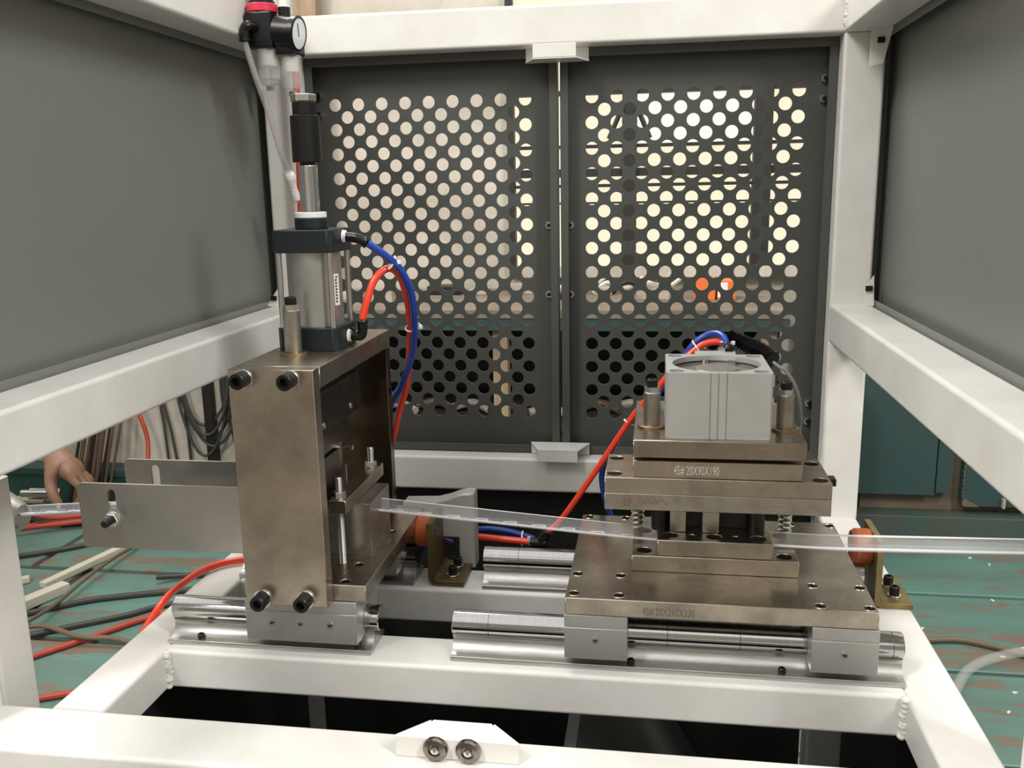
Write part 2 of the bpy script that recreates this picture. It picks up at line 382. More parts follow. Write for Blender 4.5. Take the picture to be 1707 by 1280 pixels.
# corner tabs that carry the side panels
def tab(pts, y, hole):
    t = build('corner_tab', MB().prism(pts, 1, y, y+.004), WHITE, fr)
    if hole: build('square_nut', MB().box(hole[0]-.005, hole[0]+.005, y-.004, y, hole[1]-.004, hole[1]+.004, .0008), BLACKOX, t)
tab([(-.606, -.144), (-.6, -.185), (-.636, -.185)], 1.43, (-.6215, -.171))
tab([(.3266, -.139), (.329, -.185), (.316, -.185), (.316, -.160)], 1.44, (.320, -.158))
tab([(.300, .2125), (.329, .2125), (.318, .164), (.300, .160)], 1.43, (.313, .195))
tab([(-.634, .2125), (-.600, .2125), (-.600, .156), (-.612, .156)], 1.42, None)
# door stop brackets, bent sheet with cut corners
def stop(name, zt, zb, up):
    t = build(name, MB().box(-.2035, -.109, 1.464, 1.466, min(zt, zb), max(zt, zb)) if False else MB().add([], []).box(-.187, -.121, 1.4475, 1.4495, zb, zt, .0006, 1), WHITE, fr)
    z = zb if up else zt
    build('flange', MB().prism([(-.205, 1.497), (-.187, 1.4475), (-.121, 1.4475), (-.104, 1.497)], 2, z-.0008, z+.0012), WHITE, t)
    for a, b in (((-.205, 1.497), (-.187, 1.4495)), ((-.104, 1.497), (-.121, 1.4495))): pass
    build('rear_leaf', MB().box(-.204, -.105, 1.4955, 1.4975, zb, zt, .0006, 1), WHITE, t)
    return t
stop('door_stop_bracket', .2124, .1915, True)
stop('door_stop_bracket', -.4275, -.4470, False)
# front catch with two magnets
ct = build('catch_plate', MB().box(-.240, -.120, .7585, .7605, T+.0003, T+.022, .0006, 1), WHITE, fr)
build('flange', MB().prism([(-.240, .7605), (-.120, .7605), (-.148, .7885), (-.1495, .786), (-.151, .789), (-.209, .789), (-.2105, .786), (-.212, .7885)], 2, T+.020, T+.022), WHITE, ct)
for x in (-.2000, -.1680):
    mg = build('magnet', MB().lathe((x, .7585, T+.0126), (0, -1, 0), [(.0114, 0), (.0122, .001), (.0122, .004), (.0108, .0062), (.0062, .0066), (.0054, .0045), (0, .0045)], 32), PATINA, ct, 'shiny round nickel magnet')
    build('magnet_screw', MB().lathe((x, .7540, T+.0126), (0, -1, 0), [(.0042, 0), (.0036, .0022), (.0013, .0026), (.001, .001), (0, .001)], 16), ZINC, mg)
# the dark base cabinet
cb = thing('base_cabinet', 'black sheet cabinet under the white table frame', 'cabinet', (-.15, 1.15, -H))
build('side_sheet', MB().box(-.631, -.629, .80, 1.52, -H+.05, T-.051), CAB, cb); build('side_sheet', MB().box(.327, .329, .80, 1.52, -H+.05, T-.051), CAB, cb)
build('rear_sheet', MB().box(-.57, .268, 1.522, 1.524, -H+.05, -.508), CAB, cb); build('front_sheet', MB().box(-.57, .268, .75, .752, -H+.05, T-.063), CAB, cb)
build('floor_sheet', MB().box(-.57, .268, .753, 1.52, -H+.05, -H+.053), CAB, cb)
build('inner_rib', MB().beam(-.49, -.45, 1.20, 1.24, -H+.06, T-.06, 2), CAB, cb)
build('inner_tray', MB().prism([(-.10, -.66), (.10, -1.0), (.25, -1.0), (.25, -.985), (.11, -.985), (-.085, -.655)], 1, .95, 1.40), DOOR, cb)

# ------------------------------------------------------------------ side panels (folded trays)
def side_panel(s, xin, label):
    t = thing('side_panel', label, 'panel', (s*abs(xin), .98, -.184))
    y0, y1, z0, z1 = .505, 1.520, -.1960, .2200; d = .016*s
    xi = xin
    build('sheet', MB().box(min(xi+d, xi+d+.002*s), max(xi+d, xi+d+.002*s), y0, y1, z0, z1), PANEL, t)
    for (a, b, c, e) in ((y0, y1, z0, z0+.019), (y0, y1, z1-.016, z1), (y1-.010, y1, z0+.008, z1-.008), (y0, y0+.01, z0+.008, z1-.008)):
        build('folded_lip', MB().box(min(xi, xi+.0018*s), max(xi, xi+.0018*s), a, b, c, e, .0005, 1), PANEL, t)
    for c in (z0, z1-.0018): build('return_fold', MB().box(min(xi+.0018*s, xi+d), max(xi+.0018*s, xi+d), y0, y1, c, c+.0018), PANEL, t)
    for c in (y0, y1-.0018): build('return_fold', MB().box(min(xi+.0018*s, xi+d), max(xi+.0018*s, xi+d), c, c+.0018, z0+.002, z1-.002), PANEL, t)
side_panel(-1, -.6335, 'grey sheet side panel on the left of the frame')
side_panel(1, .3315, 'grey sheet side panel on the right of the frame')

# ------------------------------------------------------------------ perforated rear doors
def perforated(x0, x1, hx0, label, nuts):
    t = thing('perforated_door', label, 'door', ((x0+x1)/2, 1.512, -.4465))
    z0, z1 = -.4455, .2110; ys = 1.524
    holes = []
    for r in range(27):
        z = .1402-.02*r
        for c in range(9 if r % 2 == 0 else 8): holes.append(circ(hx0+.04*c+(.02 if r % 2 else 0), z, .0102, 22))
    build('sheet', MB().prism(rect(x0, x1, z0, z1), 1, ys, ys+.0018, holes), DOOR, t, ang=.6)
    L = .0128
    for a, b, c, d in ((x0, x1, z1-L, z1), (x0, x1, z0, z0+L), (x0, x0+L, z0+L, z1-L), (x1-L, x1, z0+L, z1-L)):
        build('folded_lip', MB().box(a, b, 1.4985, 1.5003, c, d, .0005, 1), DOOR, t)
    for a, b in ((x0, x0+.0016), (x1-.0016, x1)): build('return_fold', MB().box(a, b, 1.5004, ys-.0001, z0, z1), DOOR, t)
    for c in (z0, z1-.0016): build('return_fold', MB().box(x0+.0018, x1-.0018, 1.5004, ys-.0001, c, c+.0016), DOOR, t)
    for x, z in nuts:
        n = build('hinge_nut', MB().cyl((x, ys, z), (x, ys-.006, z), .0062, 6), ZINC, t)
        build('screw_end', MB().cyl((x, ys-.006, z), (x, ys-.0105, z), .0033, 12), BLACKOX, n)
perforated(-.571, -.1555, -.5300, 'dark grey perforated left door behind the tall press', [(-.1725, -.0615), (-.1735, -.1755), (-.555, .155), (-.556, .125)])
perforated(-.1508, .2690, -.1022, 'dark grey perforated right door behind the flat punch', [(-.1375, -.0615), (-.1375, -.1755), (.2545, .1550), (.2537, .1250), (.2545, -.3560), (.2535, -.3865)])

# ------------------------------------------------------------------ linear rails
def rail(x0, x1, yc, label, bolts, group='linear shaft rails', over=.001):
    t = thing('linear_rail', label, 'rail', ((x0+x1)/2, yc, T), group)
    h = [(-.029, 0), (-.029, .0046), (-.0282, .0056), (-.0205, .0060), (-.0140, .0105), (-.0102, .017), (-.0102, .0215), (-.0125, .0245)]
    poly = [(yc+a, T+.0002+b) for a, b in h]+[(yc-a, T+.0002+b) for a, b in reversed(h)]
    build('support_rail', MB().prism(poly, 0, x0, x1), ALUX, t, ang=.7)
    build('shaft', MB().cyl((x0-.001, yc, -.499), (x1+over, yc, -.499), .015, 40, ch=.001), CHROME, t)
    for x in bolts: cap_screw(t, (x, yc-.0215, T+.0062), (0, 0, 1), .0042, .006)
    return t
rail(-.577, -.323, .971, 'short front shaft rail under the tall left press', (-.538, -.34), over=.0065)
r2 = rail(-.227, .273, .971, 'long front shaft rail under the flat punch at right', (-.02, .145))
for x in (-.185, .262, .02, .10): build('shaft_mark', MB().cyl((x, .971, -.499), (x+.0008, .971, -.499), .01505, 40), STEELD, r2)
rail(-.577, -.322, 1.165, 'short rear shaft rail behind the tall left press', ())
r4 = rail(-.226, .273, 1.165, 'long rear shaft rail behind the flat punch', ())
build('shaft_mark', MB().cyl((-.178, 1.165, -.499), (-.1772, 1.165, -.499), .01505, 40), STEELD, r4)
def block(x0, x1, yc, label, holes):
    t = thing('bearing_block', label, 'bearing block', ((x0+x1)/2, yc, -.515), 'aluminium bearing blocks')
    arc = [(yc+.0158*math.cos(math.radians(a)), -.499+.0158*math.sin(math.radians(a))) for a in range(-48, 229, 12)]
    poly = [(yc-.04, -.515), (yc-.04, -.4783), (yc-.0388, -.4779), (yc-.0388, -.4773), (yc-.04, -.4769), (yc-.04, -.4628), (yc+.04, -.4628), (yc+.04, -.515), (yc+.013, -.515)]+arc+[(yc-.013, -.515)]
    build('body', MB().prism(poly, 0, x0, x1), ALU, t, bev=.0006)
    for x, z in holes:
        build('screw_hole_rim', MB().lathe((x, yc-.0401, z), (0, -1, 0), [(.0042, 0), (.0040, .0004), (.0032, .0004), (.0030, .0001), (.0, .0001)], 16), ZINC, t)
        build('socket', MB().cyl((x, yc-.0402, z), (x, yc-.0403, z+.0004), .0027, 12), BLACKOX, t)  # flat dark disc painted as the shade inside the screw hole
block(-.469, -.334, .971, 'long bearing block with three holes under the left press', ((-.4365, -.492), (-.4018, -.492), (-.366, -.492)))
block(-.0935, -.024, .971, 'front left bearing block under the flat punch base plate', ((-.059, -.492),))
block(.172, .2405, .971, 'front right bearing block under the flat punch base plate', ((.206, -.493),))
block(-.469, -.342, 1.165, 'bearing block on the short rear rail behind the left press', ())
block(-.0935, -.024, 1.165, 'rear left bearing block hidden under the punch base plate', ())
block(.172, .2405, 1.165, 'rear right bearing block beside the orange bumper', ())

# ------------------------------------------------------------------ left press
pr = thing('portal_press', 'tall brown-grey steel plate press on the left rails', 'press', (-.395, 1.065, -.4625))
bp = build('base_plate', MB().prism(rect(-.469, -.3215, .9345, 1.205), 2, -.4624, -.4425, [circ(-.349, .9455, .0058), circ(-.3485, .9945, .0055), circ(-.338, 1.105, .004)]), STEELV, pr, bev=.0008)
fp = build('front_plate', MB().box(-.4575, -.3605, .915, .934, -.4624, -.187), STEEL, pr, bev=.0008)
for x, z in ((-.4405, -.1975), (-.387, -.1980), (-.4380, -.4545), (-.3865, -.4532)): cap_screw(fp, (x, .915, z), (0, -1, 0), .0090, .0150, .0112)
tp = build('top_plate', MB().box(-.4575, -.3600, .9345, 1.2045, -.2108, -.187), STEEL, pr, bev=.0008)
build('rear_plate', MB().box(-.4575, -.3605, 1.188, 1.2045, -.4424, -.2110), STEELB, pr, bev=.0008)
sl = build('slide_block', MB().box(-.448, -.3705, .950, 1.098, -.2720, -.2230), STEELD, pr, bev=.0008)
for y, z in ((1.060, -.2605), (.965, -.2618)):
    build('socket_screw', MB().lathe((-.3705, y, z), (1, 0, 0), [(.0042, 0), (.004, .0006), (.0024, .0006), (.002, .0002), (0, .0002)], 14), ZINC, sl)
build('punch_holder', MB().box(-.436, -.392, .952, 1.110, -.3130, -.2722), STEELB, pr, bev=.0008)
build('punch', MB().box(-.425, -.397, .985, 1.055, -.374, -.3132), STEELD, pr, bev=.0006)
build('side_jaw', MB().box(-.44, -.390, .9345, 1.060, -.3740, -.3160), STEELD, pr, bev=.0008)
build('side_jaw', MB().box(-.44, -.396, 1.0605, 1.090, -.3740, -.3145), STEEL, pr, bev=.0008)
m = MB().cyl((-.396, 1.079, -.3205), (-.380, 1.079, -.3205), .0020, 12).cyl((-.386, 1.079, -.3205), (-.378, 1.079, -.3205), .0036, 6)
build('adjusting_screw', m, ZINC, pr)
build('die_block', MB().prism([(-.40, -.4424), (-.3405, -.4424), (-.3405, -.3756), (-.3567, -.3756), (-.3570, -.3800), (-.3576, -.3800), (-.3579, -.3756), (-.40, -.3756)], 1, 1.023, 1.104), STEELG, pr, bev=.0007)
build('clamp_bar', MB().box(-.3795, -.3578, .985, 1.140, -.3755, -.3590), STEELV, pr, bev=.0006)
def stud(x, y, z0, z1, zn):
    n = int((z1-z0)/.0011); pf = [(.0040, 0)]
    for k in range(n): pf += [(.0043, (k+.25)*.0011), (.0037, (k+.75)*.0011)]
    pf += [(.0034, n*.0011+.0005)]
    s_ = build('threaded_stud', MB().lathe((x, y, z0), (0, 0, 1), pf, 16), ZINC, pr)
    build('washer', MB().cyl((x, y, zn), (x, y, zn+.0014), .0088, 24), ZINC, s_)
    build('hex_nut', MB().cyl((x, y, zn+.0014), (x, y, zn+.0080), .0076, 6, ch=.0006, ph=.3), ZINC, s_)
stud(-.3693, .9965, -.4424, -.3330, -.3589); stud(-.3690, 1.122, -.4424, -.3320, -.3589)
def guide_post(x, y, z, h, r, parent, bushr):
    g = build('guide_post', MB().cyl((x, y, z), (x, y, z+h), r, 28, ch=.0012), STEELG, parent)
    build('bush', MB().lathe((x, y, z), (0, 0, 1), [(bushr, 0), (bushr, .0024), (bushr-.002, .0034), (r+.0004, .0034)], 32), BRONZE, g)
    build('lock_nut', MB().cyl((x, y, z+h), (x, y, z+h+.0062), r*.92, 6, ph=.2), ZINC, g)
    build('bolt_head', MB().lathe((x, y, z+h+.0062), (0, 0, 1), [(r*.66, 0), (r*.68, .0015), (r*.68, .0078), (r*.58, .0088), (r*.3, .0088), (r*.28, .005), (0, .005)], 20), BLACKOX, g)
guide_post(-.4185, 1.0085, -.1869, .0528, .0100, pr, .0168)
guide_post(-.4185, 1.150, -.1869, .0528, .0100, pr, .0168)

# tall pneumatic cylinder
cyc = (-.4095, 1.067)
cy = thing('pneumatic_cylinder', 'upright air cylinder with dark teal end caps on the left press', 'cylinder', (cyc[0], cyc[1], -.1868))
def capshape(z0, z1):
    a = .038; c = .006
    return MB().prism([(cyc[0]+sx, cyc[1]+sy) for sx, sy in ((-a+c, -a), (a-c, -a), (a, -a+c), (a, a-c), (a-c, a), (-a+c, a), (-a, a-c), (-a, -a+c))], 2, z0, z1)
build('lower_cap', capshape(-.1868, -.1595), CYLG, cy, bev=.001)
ucap = build('upper_cap', capshape(-.0703, -.0437), CYLG, cy, bev=.001)
build('barrel', MB().cyl((*cyc, -.1594), (*cyc, -.0704), .0325, 48), TUBEA, cy)
for sx in (-1, 1):
    for sy in (-1, 1): build('tie_rod', MB().cyl((cyc[0]+sx*.0315, cyc[1]+sy*.0315, -.1594), (cyc[0]+sx*.0315, cyc[1]+sy*.0315, -.0704), .0036, 14), ZINC, cy)
build('rod_collar', MB().cyl((*cyc, -.0436), (*cyc, -.0306), .0197, 36, ch=.0008), CYLG, cy)
build('wiper_ring', MB().cyl((*cyc, -.0305), (*cyc, -.0238), .0188, 36, ch=.0006), WHITEPL, cy)
build('piston_rod', MB().lathe((*cyc, -.0237), (0, 0, 1), [(.0112, 0), (.0112, .0525), (.0096, .0555), (.0085, .0578)], 32), ROD, cy)
build('rod_coupling', MB().cyl((*cyc, .0342), (*cyc, .0878), .0172, 36, ch=.0008), BLACKOX, cy)
build('coupling_neck', MB().cyl((*cyc, .0879), (*cyc, .1028), .0147, 8, ch=.0006), BLACKOX, cy)
build('rod_nut', MB().cyl((*cyc, .1029), (*cyc, .1120), .0150, 6, ch=.0012, ph=.25), ZINC, cy)
# sticker on the barrel
vs = []; fs = []
for k in range(5):
    a = math.radians(-30+k*5)
    for z in (-.135, -.097): vs.append((cyc[0]+.0328*math.cos(a), cyc[1]+.0328*math.sin(a), z))
for k in range(4): fs.append((2*k, 2*k+2, 2*k+3, 2*k+1))
st = build('label_sticker', MB().add(vs, fs), WHITEPL, cy)
m = MB()
for k in range(9):
    z = -.131+k*.0037; a = math.radians(-20+random.uniform(-2, 2)); m.box(cyc[0]+.0329*math.cos(a)-.0004, cyc[0]+.0329*math.cos(a)+.0004, cyc[1]+.0329*math.sin(a)-.002, cyc[1]+.0329*math.sin(a)+.002, z, z+.0018)
build('sticker_print', m, BLACKPL, st)
# fittings
f1 = build('elbow_fitting', MB().tube([(-.3700, 1.067, -.0535), (-.360, 1.067, -.0545), (-.352, 1.066, -.0558), (-.341, 1.067, -.0613)], .0062, 14, 4).torus((-.343, 1.067, -.0603), (1, 0, -.4), .0052, .0022), BLACKPL, cy)
build('thread_tape', MB().lathe((-.3716, 1.067, -.0530), (1, 0, 0), [(.0062, 0), (.0078, .0012), (.0068, .0028), (.0075, .0042), (.0050, .006)], 20), TAPE, f1)
f2 = build('elbow_fitting', MB().tube([(-.3700, 1.067, -.1738), (-.360, 1.067, -.1742), (-.3545, 1.067, -.1730), (-.3525, 1.067, -.166), (-.3522, 1.067, -.1545)], .0062, 14, 4).torus((-.3522, 1.067, -.1560), (0, 0, 1), .0055, .0022).sphere((-.362, 1.062, -.165), .0035), BLACKPL, cy)
build('thread_tape', MB().lathe((-.3716, 1.067, -.1735), (1, 0, 0), [(.0062, 0), (.0080, .0012), (.0068, .0028), (.0076, .0042), (.0050, .006)], 20), TAPE, f2)
bl = one('air_hose', MB().tube([(-.341, 1.067, -.0613), (-.3241, 1.078, -.0758), (-.3088, 1.095, -.0963), (-.3018, 1.115, -.1282), (-.3062, 1.14, -.1701), (-.3193, 1.17, -.2152), (-.3455, 1.207, -.2642), (-.3701, 1.230, -.2995), (-.395, 1.25, -.37), (-.38, 1.272, -.49), (-.30, 1.285, -.530)], .0046, 14), BLUEH, 'blue air hose from the upper fitting of the tall cylinder', 'hose')
rd = one('air_hose', MB().tube([(-.3522, 1.067, -.1535), (-.3463, 1.072, -.1306), (-.3382, 1.082, -.106), (-.3239, 1.095, -.094), (-.3142, 1.110, -.1066), (-.3117, 1.130, -.1377), (-.3169, 1.157, -.1763), (-.3302, 1.192, -.2272), (-.3455, 1.224, -.2755), (-.3625, 1.243, -.3151), (-.382, 1.262, -.37), (-.40, 1.268, -.42), (-.37, 1.262, -.49), (-.33, 1.264, -.508)], .0046, 14), REDH, 'red air hose looping up from the lower fitting of the tall cylinder', 'hose')
def tie(c, ax, R, label, tail=None):
    t = one('cable_tie', MB().torus(c, ax, R, .0011, 20, 6, .62), WHITEPL, label, 'cable tie', 'white cable ties')
    build('tie_head', MB().box(c[0]+R*.7, c[0]+R*.7+.005, c[1]-.004, c[1]+.001, c[2]-.002, c[2]+.003, .0006, 1), WHITEPL, t)
tie((-.3180, 1.090, -.0868), (.75, .4, -.55), .0098, 'white cable tie at the top of the left hose loop')
tie((-.3110, 1.150, -.176), (-.25, .5, -.83), .0112, 'white cable tie halfway down the left hose loop')

# ------------------------------------------------------------------ right die set
dp = thing('flat_punch_set', 'low stacked steel punch and die set on the right rails', 'die set', (.073, 1.06, -.4625))
hl = [(-.083, 1.1855), (-.0335, 1.1855), (-.0833, .9955), (-.0334, .9955), (-.0833, .943), (-.0335, .943), (.180, .9915), (.2308, .9915), (.1802, .9405), (.2305, .9405), (.182, 1.1835), (.2318, 1.1825)]
b1 = build('base_plate', MB().prism(rect(-.0925, .2385, .931, 1.194), 2, -.4624, -.4425, [circ(x, y, .0062) for x, y in hl]), STEELV, dp, bev=.0008)
for x, y in hl:
    build('hole_rim', MB().torus((x, y, -.4424), (0, 0, 1), .0064, .0006, 20, 6), ZINC, b1)
    build('countersunk_screw', MB().cyl((x, y, -.4610), (x, y, -.4500), .0058, 16), STEELD, b1)
text_part('engraving', '45# 20X260X330', .0125, b1, INKD, (-.008, .9309, -.4585), sx=.62)
A = build('die_shoe', MB().prism(rect(-.0215, .168, 1.0105, 1.110), 2, -.4424, -.4230, [circ(-.0071, 1.0285, .0088), circ(.1533, 1.0255, .0088), circ(-.0078, 1.092, .0088), circ(.1567, 1.091, .0088)]), STEELV, dp, bev=.0007)
B = build('die_plate', MB().prism(rect(.0080, .1385, 1.0125, 1.105), 2, -.4229, -.4034, [circ(.0231, 1.0300, .0090), circ(.0733, 1.0291, .0090), circ(.1236, 1.0283, .0090), circ(.048, 1.030, .0045), circ(.098, 1.0292, .0045)]), STEELV, dp, bev=.0007)
for x, y, z in ((-.0071, 1.0285, -.4420), (.1533, 1.0255, -.4420), (.0231, 1.030, -.4225), (.0733, 1.0291, -.4225), (.1236, 1.0283, -.4225)):
    build('socket_screw', MB().lathe((x, y, z), (0, 0, 1), [(.0080, 0), (.0080, .008), (.0042, .008), (.0038, .003), (0, .003)], 16), SOOT, dp)
text_part('engraving', '20X90X130', .0095, B, INKD, (.031, 1.0124, -.4165), sx=.75)
text_part('engraving', '20X90X190', .0095, A, INKD, (.033, 1.0104, -.4370), sx=.70)
for x, y in ((.0105, 1.052), (.1225, 1.052)): build('return_post', MB().cyl((x, y, -.4033), (x, y, -.3706), .0100, 24), BLACKOX, dp)
build('punch_pin', MB().box(.0225, .0412, 1.040, 1.058, -.4030, -.3706), STEELG, dp, bev=.0005)
build('punch_pin', MB().box(.0602, .0798, 1.040, 1.058, -.4030, -.3706), STEELG, dp, bev=.0005)
build('stripper', MB().box(.012, .134, 1.060, 1.10, -.4030, -.3706), SOOT, dp)
for x in (-.0165, .163):
    m = MB()
    for k in range(7): m.torus((x, 1.098, -.419+k*.0065), (0, 0, 1), .0065, .0021, 20, 8)
    build('return_spring', m, ZINC, dp)
Cp = build('punch_backing', MB().box(-.054, .2015, 1.0200, 1.115, -.3705, -.3506), STEELG, dp, bev=.0007)
text_part('marker_scrawl', '68', .0150, Cp, MARKER, (-.0330, 1.0198, -.3660), sx=.62, depth=.0001, shear=.3)
random.seed(11)
def squiggle(xa, xb, zc, amp, n): return MB().tube([(xa+(xb-xa)*k/n, 1.0199, zc+amp*random.uniform(-1, 1)) for k in range(n+1)], .00042, 5, 3)
build('marker_scrawl', squiggle(-.018, .020, -.3600, .0032, 22), MARKER, Cp); build('marker_scrawl', squiggle(.126, .152, -.3610, .0024, 13), MARKER, Cp)
dh = [(-.0425, 1.036), (-.0423, 1.0985), (.1897, 1.0955), (.1894, 1.0315)]
D = build('punch_plate', MB().prism(rect(-.054, .2015, 1.0200, 1.115), 2, -.3505, -.3312, [circ(x, y, .0088) for x, y in dh]), STEEL, dp, bev=.0007)
for x, y in dh: build('socket_screw', MB().lathe((x, y, -.3500), (0, 0, 1), [(.0080, 0), (.0080, .009), (.0042, .009), (.0038, .004), (0, .004)], 16), SOOT, dp)
build('side_stop', MB().box(.2017, .2085, 1.036, 1.052, -.340, -.3315, .0008), BLACKPL, D)
E_ = build('stepped_plate', MB().box(-.0212, .1690, 1.0230, 1.113, -.3311, -.3110), STEEL, dp, bev=.0007)
text_part('engraving', '45# 20X90X190', .0155, E_, INK, (.0255, 1.0228, -.3268), sx=.487)
build('spacer', MB().box(-.005, .155, 1.035, 1.105, -.3109, -.3052), SOOT, dp)
F_ = build('cylinder_plate', MB().box(-.0212, .1712, 1.0160, 1.215, -.3051, -.2846), STEELV, dp, bev=.0008)
guide_post(-.0005, 1.080, -.2845, .0430, .0100, dp, .0170); guide_post(.1545, 1.076, -.2845, .0430, .0100, dp, .0170)
# compact cylinder
cc = thing('compact_cylinder', 'square grey aluminium compact air cylinder on the flat punch', 'cylinder', (.0743, 1.085, -.2845))
x0, x1, y0, y1 = .0152, .1332, 1.0255, 1.1450; cxm, cym = .0743, 1.0855
front = [(x0+.002, y0)]
for gx in (.0648, .0735, .0828): front += [(gx-.0007, y0), (gx-.0004, y0+.0016), (gx+.0004, y0+.0016), (gx+.0007, y0)]
out = front+[(x1-.002, y0), (x1, y0+.002), (x1, y1-.002), (x1-.002, y1), (x0+.002, y1), (x0, y1-.002), (x0, y0+.002)]
cb_ = [(cxm+sx*.0470, cym+sy*.0480) for sx in (-1, 1) for sy in (-1, 1)]
zt = -.2075
build('body', MB().prism(out, 2, -.2844, zt-.0121), ALUC, cc)
build('bore_rim', MB().prism(out, 2, zt-.0121, zt, [circ(cxm, cym, .0515, 64)]+[circ(x, y, .0088, 24) for x, y in cb_]), ALUC, cc)
build('retaining_ring', MB().torus((cxm, cym, zt-.0072), (0, 0, 1), .0508, .0011, 56, 6), SOOT, cc)
build('end_disc', MB().cyl((cxm, cym, zt-.0120), (cxm, cym, zt-.0100), .0510, 56), ALUT, cc)
build('piston_boss', MB().cyl((cxm, cym-.004, zt-.0099), (cxm, cym-.004, zt-.0045), .0262, 48, ch=.001), ALUT, cc)
for a in (60, 105): build('ring_lug', MB().cyl((cxm+.043*math.cos(math.radians(a)), cym+.043*math.sin(math.radians(a)), zt-.0099), (cxm+.043*math.cos(math.radians(a)), cym+.043*math.sin(math.radians(a)), zt-.003), .0045, 12), ZINC, cc)
build('port_block', MB().box(.052, .102, 1.1452, 1.163, -.2500, -.2062, .001), ALUC, cc)
f3 = build('elbow_fitting', MB().tube([(.093, 1.158, -.2060), (.0935, 1.165, -.2020), (.094, 1.178, -.2050)], .0062, 12, 3), BLACKPL, cc)
build('fitting_nut', MB().cyl((.0865, 1.160, -.2062), (.0865, 1.160, -.2015), .0055, 6), ZINC, cc)
one('air_hose', MB().tube([(.0975, 1.182, -.218), (.0965, 1.192, -.207), (.0860, 1.197, -.2008), (.0700, 1.198, -.2025), (.0549, 1.195, -.2105), (.0283, 1.19, -.2347), (.0018, 1.19, -.268), (-.0240, 1.205, -.302), (-.0709, 1.23, -.3810), (-.1236, 1.245, -.4645), (-.1490, 1.25, -.4930)], .0044, 14), REDH, 'red air hose sloping down from the compact cylinder to the black tee', 'hose')
one('air_hose', MB().tube([(.0920, 1.176, -.212), (.0922, 1.185, -.1975), (.0840, 1.20, -.1905), (.0700, 1.208, -.1935), (.0516, 1.209, -.2075), (.025, 1.207, -.2475), (-.002, 1.212, -.2840), (-.0360, 1.225, -.3250), (-.0580, 1.238, -.366), (-.0695, 1.246, -.3992), (-.0657, 1.255, -.4383), (-.0558, 1.262, -.4735), (-.04, 1.27, -.53), (-.03, 1.28, -.62)], .0044, 14), BLUEH, 'blue air hose dropping behind the flat punch from the compact cylinder', 'hose')
tie((.0560, 1.199, -.2075), (.8, 0, .6), .0100, 'white cable tie left of the compact cylinder hose bend')
tie((.0930, 1.190, -.2010), (.1, .3, .95), .0090, 'white cable tie at the top of the compact cylinder hoses')
tie((-.0300, 1.214, -.3150), (.5, 0, .85), .0100, 'white cable tie on the sloping right hoses')
m = MB(); pts = smooth_pts([(.0972, 1.205, -.1950), (.1154, 1.195, -.2020), (.1359, 1.178, -.2095), (.1485, 1.160, -.2185)], 6)
def crf(i, n): return .0112 if i % 2 else .0080
dense = [pts[0].lerp(pts[0], 0)]
D_ = []
for i in range(len(pts)-1):
    for k in range(2): D_.append(pts[i].lerp(pts[i+1], k/2))
D_.append(pts[-1])
one('corrugated_conduit', MB().tube([p[:] for p in D_], .009, 18, 1, crf), BLACKPL, 'black corrugated conduit behind the compact cylinder', 'conduit')
one('sensor_cable', MB().tube([(.1450, 1.164, -.2165), (.1560, 1.158, -.2250), (.1650, 1.158, -.2310), (.1800, 1.165, -.2555), (.1895, 1.185, -.2915), (.1925, 1.21, -.325), (.193, 1.24, -.40), (.19, 1.25, -.52)], .0022, 10), GREYC, 'thin grey cable leaving the black corrugated conduit', 'cable')
# black tee and low hoses
te = one('hose_tee', MB().cyl((-.175, 1.25, -.5095), (-.150, 1.25, -.5095), .0075, 16, ch=.001).cyl((-.160, 1.25, -.5095), (-.1475, 1.25, -.4905), .0072, 16, ch=.001).torus((-.1485, 1.25, -.492), (.55, 0, .84), .0062, .0022).box(-.172, -.150, 1.242, 1.258, -.534, -.515, .001), BLACKPL, 'black push-in tee behind the long rear rail', 'fitting')
build('tee_collar', MB().torus((-.1755, 1.25, -.5095), (1, 0, 0), .0062, .0014), ZINC, te)
one('air_hose', MB().tube([(-.176, 1.252, -.5095), (-.2335, 1.258, -.5085), (-.302, 1.262, -.5066), (-.36, 1.262, -.5064), (-.44, 1.25, -.51), (-.55, 1.20, -.525), (-.622, 1.16, -.527), (-.640, 1.09, -.527), (-.640, 1.02, -.536), (-.66, .96, -.60), (-.70, .93, -.75), (-.72, .9, -1.0)], .0050, 14), REDH, 'red air hose lying over the table and hanging past its left edge', 'hose')
one('air_hose', MB().tube([(-.172, 1.272, -.5125), (-.2078, 1.275, -.5040), (-.2442, 1.276, -.5015), (-.2904, 1.276, -.5090), (-.33, 1.28, -.515), (-.36, 1.29, -.56)], .0044, 14), BLUEH, 'blue air hose arching low behind the long rear rail', 'hose')
tie((-.188, 1.262, -.5085), (1, 0, 0), .0110, 'white cable tie beside the black tee')

